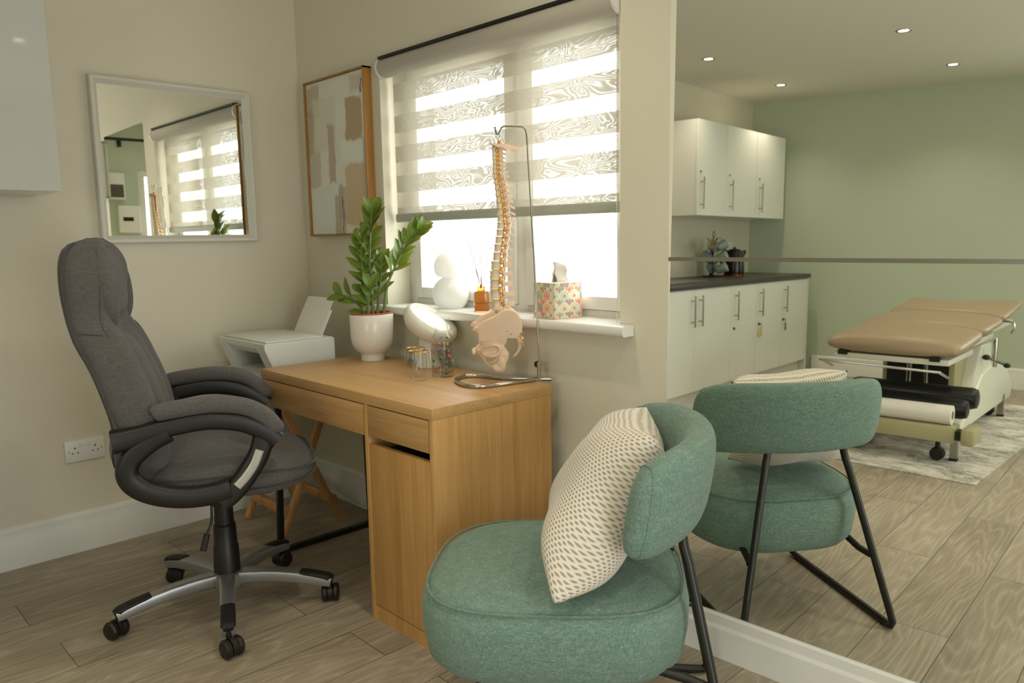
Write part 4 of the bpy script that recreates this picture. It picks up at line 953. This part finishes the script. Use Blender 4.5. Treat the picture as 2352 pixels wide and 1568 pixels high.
def tumbler(loc,lab,first=None):
    if first: g=copy_tree(first); g.location=loc; g['label']=lab; return g
    g=thing('tumbler',lab,'glass',loc,0,'stemless tumblers on the desk')
    MB().lathe([(.0,.0),(.022,.0),(.027,.003),(.033,.012),(.038,.028),(.0405,.045),(.0402,.058),(.039,.070),(.0355,.100)],n=48,cap=False).build('bowl',M_glass,g,180)
    MB().lathe([(.0358,.0985),(.0362,.1015),(.0335,.1018),(.0332,.0985)],n=48,cap=False).build('gold_rim',M_gold,g,180); return g
tb=tumbler((1.226,-.283,DT),'gold-rimmed clear tumbler standing behind the other, nearer the plant pot')
tumbler((1.294,-.322,DT),'gold-rimmed clear tumbler in front, nearest the desk edge',tb)
def carafe_mat():
    M=NT('confetti_printed_glass'); v=M.co(); vo=M.n('ShaderNodeTexVoronoi',i_Vector=M.mapv(v,(1,1,.8)),i_Scale=75.); c=M.xyz(vo.outputs['Color']); Z=M.xyz(v)[2]
    d=M.math('LESS_THAN',vo.outputs['Distance'],M.math('ADD',.22,M.math('MULTIPLY',c[1],.20)))
    on=M.math('MULTIPLY',M.math('MULTIPLY',d,M.math('LESS_THAN',Z,.135)),M.math('MULTIPLY',M.math('GREATER_THAN',Z,.012),M.math('GREATER_THAN',c[2],.5)))
    pc=M.n('ShaderNodeBsdfDiffuse',i_Color=M.ramp(c[0],[(.0,lin('d9606a')),(.3,lin('d9606a')),(.32,lin('7cbfae')),(.6,lin('9fd0c4')),(.62,lin('d9c64a')),(.8,lin('3e5a48')),(1,lin('e06a60'))]))
    pc.inputs[0].links[0].from_node.color_ramp.interpolation='CONSTANT'
    t=M.n('ShaderNodeBsdfTransparent',i_Color=(.95,.97,.955,1)); g=M.n('ShaderNodeBsdfGlossy',i_Roughness=.02); lw=M.n('ShaderNodeLayerWeight',i_Blend=.5)
    y=M.n('ShaderNodeMixShader'); M.l(M.math('ADD',M.math('MULTIPLY',M.math('POWER',lw.outputs['Facing'],3.5),.8),.04,clamp=True),y.inputs[0]); M.l(t.outputs[0],y.inputs[1]); M.l(g.outputs[0],y.inputs[2])
    x=M.n('ShaderNodeMixShader'); M.l(on,x.inputs[0]); M.l(y.outputs[0],x.inputs[1]); M.l(pc.outputs[0],x.inputs[2]); M.l(x.outputs[0],M.out.inputs[0]); return M.m
t=thing('carafe','glass water carafe printed with small coloured confetti shapes','carafe',(1.292,-.215,DT))
MB().lathe([(0,0),(.037,0),(.0395,.003),(.0400,.01),(.0400,.118),(.0392,.127),(.036,.138),(.030,.148),(.025,.156),(.0222,.164),(.0215,.170),(.022,.178),(.025,.190),(.030,.205),(.0305,.2055),(.0300,.2062)],n=56,cap=False).build('bottle',carafe_mat(),t,180)
MB().lathe([(0,.0105),(.0368,.0125),(.0368,.098),(0,.098)],n=48).build('water',M_water,t)

# ================================================================ things on the window sill
SZ=WZ0+.0125
t=thing('bubble_lamp','white two-ball opal lamp on the sill left of the reed diffuser','lamp',(1.030,.045,SZ))
prof=[(0,0),(.040,0)]
for i in range(1,14): a=-PI/2*.78+PI*.80*i/14; prof.append((.072*math.cos(a),.056+.072*math.sin(a)))
for i in range(2,13): a=-PI/2*.62+PI*.80*i/14; prof.append((.064*math.cos(a),.162+.062*math.sin(a)))
prof+= [(.028,.218),(0,.220)]
M_opal=(lambda M:(M.l((lambda x:(M.l(M.b.outputs[0],x.inputs[1]),M.l(M.n('ShaderNodeBsdfTranslucent',i_Color=(.95,.95,.93,1)).outputs[0],x.inputs[2]),x)[2])(M.n('ShaderNodeMixShader',i_0=.33)).outputs[0],M.out.inputs[0]),M.P(Base_Color=lin('f4f3ee'),Roughness=.2),M.m)[2])(NT('opal_glass'))
MB().lathe(prof,n=48).build('body',M_opal,t,60)
t=thing('reed_diffuser','amber glass reed diffuser with pale label beside the spine','diffuser',(1.222,.035,SZ),R(-38))
MB().box(-.034,-.027,0,.034,.027,.076,.007,3).lathe([(0,.076),(.016,.076),(.0165,.094),(0,.095)],n=24).build('bottle',M_amber,t)
MB().box(-.026,-.0282,.018,.006,-.0274,.062).build('label',M_paper,t,smooth=0)
b=MB()
for a,tl,L in ((0.2+R(38),.10,.12),(3.9+R(38),.26,.185),(4.1+R(38),.22,.18),(2.4+R(38),.05,.175),(.6+R(38),.25,.16)): b.cyl((0,0,.085),(math.cos(a)*L*tl*1.0,math.sin(a)*L*tl,.085+L*math.cos(tl)),.0014,7)
b.build('reeds',plain('brown_reed','a07a5c',.8),t)
def fanmat():
    M=NT('fan_pattern_card'); v=M.co(); g=M.n('ShaderNodeNewGeometry'); X,Y,Z=M.xyz(v)
    s_=M.math('ADD',X,Y) ; P=.042
    best=None
    def layer(ou,ov,seed):
        U_=M.math('DIVIDE',M.math('ADD',s_,ou),P); V_=M.math('DIVIDE',M.math('ADD',Z,ov),P*1.0)
        iu=M.math('FLOOR',U_); iv=M.math('FLOOR',V_); fu=M.math('SUBTRACT',M.math('SUBTRACT',U_,iu),.5); fv=M.math('SUBTRACT',M.math('SUBTRACT',V_,iv),.30)
        d=M.math('SQRT',M.math('ADD',M.math('MULTIPLY',fu,fu),M.math('MULTIPLY',fv,fv))); an=M.math('ARCTAN2',fv,fu)
        wn=M.n('ShaderNodeTexWhiteNoise',noise_dimensions='3D',i_Vector=M.comb(iu,iv,seed)); 
        rc=M.ramp(wn.outputs[0],[(.0,lin('2c3350')),(.28,lin('c9543a')),(.45,lin('5f8f86')),(.62,lin('9fb9a8')),(.8,lin('c9c0a0')),(.92,lin('d98a4a'))]); rc.node.color_ramp.interpolation='CONSTANT'
        ray_=M.math('GREATER_THAN',M.math('SINE',M.math('MULTIPLY',an,22.)),-.2)
        c=M.mix(ray_,lin('efe6cf'),rc); c=M.mix(M.math('LESS_THAN',d,.13),c,lin('dd8f55')); c=M.mix(M.math('MULTIPLY',M.math('GREATER_THAN',d,.46),M.math('LESS_THAN',d,.50)),c,lin('efe6cf'))
        return c,M.math('LESS_THAN',d,.50)
    c0,_=layer(0,0,1.); c1,k1=layer(P/2,P/2,2.); c2,k2=layer(0,P*.0,3.)
    c=M.mix(k1,M.mix(k2,lin('e8d9b8'),c2),c1); top=M.math('GREATER_THAN',Z,.1195); M.P(Base_Color=M.mix(top,c,lin('eadfca')),Roughness=.6); return M.m
t=thing('tissue_box','square tissue box with colourful fan pattern on the right of the sill','tissue box',(1.612,.034,SZ),R(-9))
MB().box(-.059,-.059,0,.059,.059,.12,.0015).build('carton',fanmat(),t)
b=MB()
b.grid(lambda u,v:((u-.5)*.075+.006*math.sin(9*v),(.012*math.sin(7*u+2*v)),.118+v*(.055+.015*math.sin(3.5*u))),16,10)
b.grid(lambda u,v:((.014*math.sin(6*u+2)),(u-.5)*.07+.01*v,.118+v*(.045+.012*math.cos(4*u))),16,10)
b.build('tissue',M_paper,t,180)

# ================================================================ printer on folding tray table
t=thing('folding_table','white-topped folding table with crossed beech legs in the corner','side table',(.315,-.31,0))
TZ=.665
MB().box(-.24,-.21,TZ,.24,.21,TZ+.022,.006).build('table_top',M_white_pl,t)
for sx in (-1,1):
    for nm,y0,y1 in (('leg',-.135,.15),('leg',.13,-.16)):
        xx=sx*(.165 if y0<0 else .185)
        MB().tube([(xx,y0,0),(xx,y1,TZ)],1,sec=rsec(.022,.030,6,12),upv=(0,1,0)).build(nm,M_beech,t)
MB().box(-.16,-.145+.02,.085,.16,-.115+.02,.125,.003).build('stretcher',M_beech,t); MB().box(-.18,.10,.085,.18,.12,.125,.003).build('stretcher',M_beech,t)
t=thing('printer','white inkjet printer with blank sheet standing in its rear paper feed','printer',(.335,-.335,TZ+.0225))
def loftbox(b,secs): return b.loft(secs)
b=MB()
P=[(-.165,-.0,),( -.135,.045),(-.175,.11),(-.178,.135),(-.168,.142),(.13,.142),(.138,.135),(.138,.0)]
def pr(pts,x0,x1): return [[(x,y,z) for y,z in pts] for x in (x0,x1)]
body=[(-.125,0),(-.175,.118),(-.175,.138),(-.168,.143),(.128,.143),(.138,.135),(.138,0)]
b=MB().loft(pr(body,-.21,-.14)).loft(pr(body,.14,.21)).loft(pr([(-.155,.095),(-.175,.118),(-.175,.138),(-.168,.143),(.128,.143),(.138,.135),(.138,0),(.05,0),(.0,.095)],-.14,.14)).loft(pr([(-.125,0),(-.135,.018),(.05,.018),(.05,0)],-.14,.14))
b.build('body',M_printer,t,30)
MB().box(-.20,-.165,.1435,.20,.085,.149,.003).build('scanner_lid',M_printer,t)
MB().box(-.139,-.03,.02,.139,.02,.094,.002).build('cartridge_bay',plain('grey_blue_plastic','a9b0ae',.5),t)
b=MB(); 
for i,(w_,h_) in enumerate(((.010,.012),(.006,.012),(.010,.012),(.004,.012),(.009,.010),(.008,.010),(.005,.010))): b.box(.05+i*.0125,-.0315,.028,.05+i*.0125+w_,-.030,.028+h_)
b.build('print_on_bay',M_black,t,smooth=0)
MB().box(-.11,-.20,.0,.11,-.12,.006,.001).build('output_tray',M_printer,t)
Mt=Matrix.Translation((.02,.115,.14))@Matrix.Rotation(R(-27),4,'X')
MB().box(-.115,0,-.02,.125,.004,.12,.001,M=Mt).build('paper_support',M_printer,t)
o=MB().box(-.105,-.003,-.01,.115,-.001,.175,M=Mt).build('paper_sheet',M_paper,t,smooth=0)

# cables on the skirting behind the desk
o=MB().tube(smooth_path([(.15,-.03,.09),(.25,-.028,.03),(.45,-.027,.012),(.60,-.03,.02),(.8,-.028,.010),(1.0,-.03,.03),(1.2,-.028,.012),(1.3,-.028,.02)],6),.003,7).build('white_cable',M_white_pl); tag(o,'thin white cable running along the baseboard under the desk','cable')
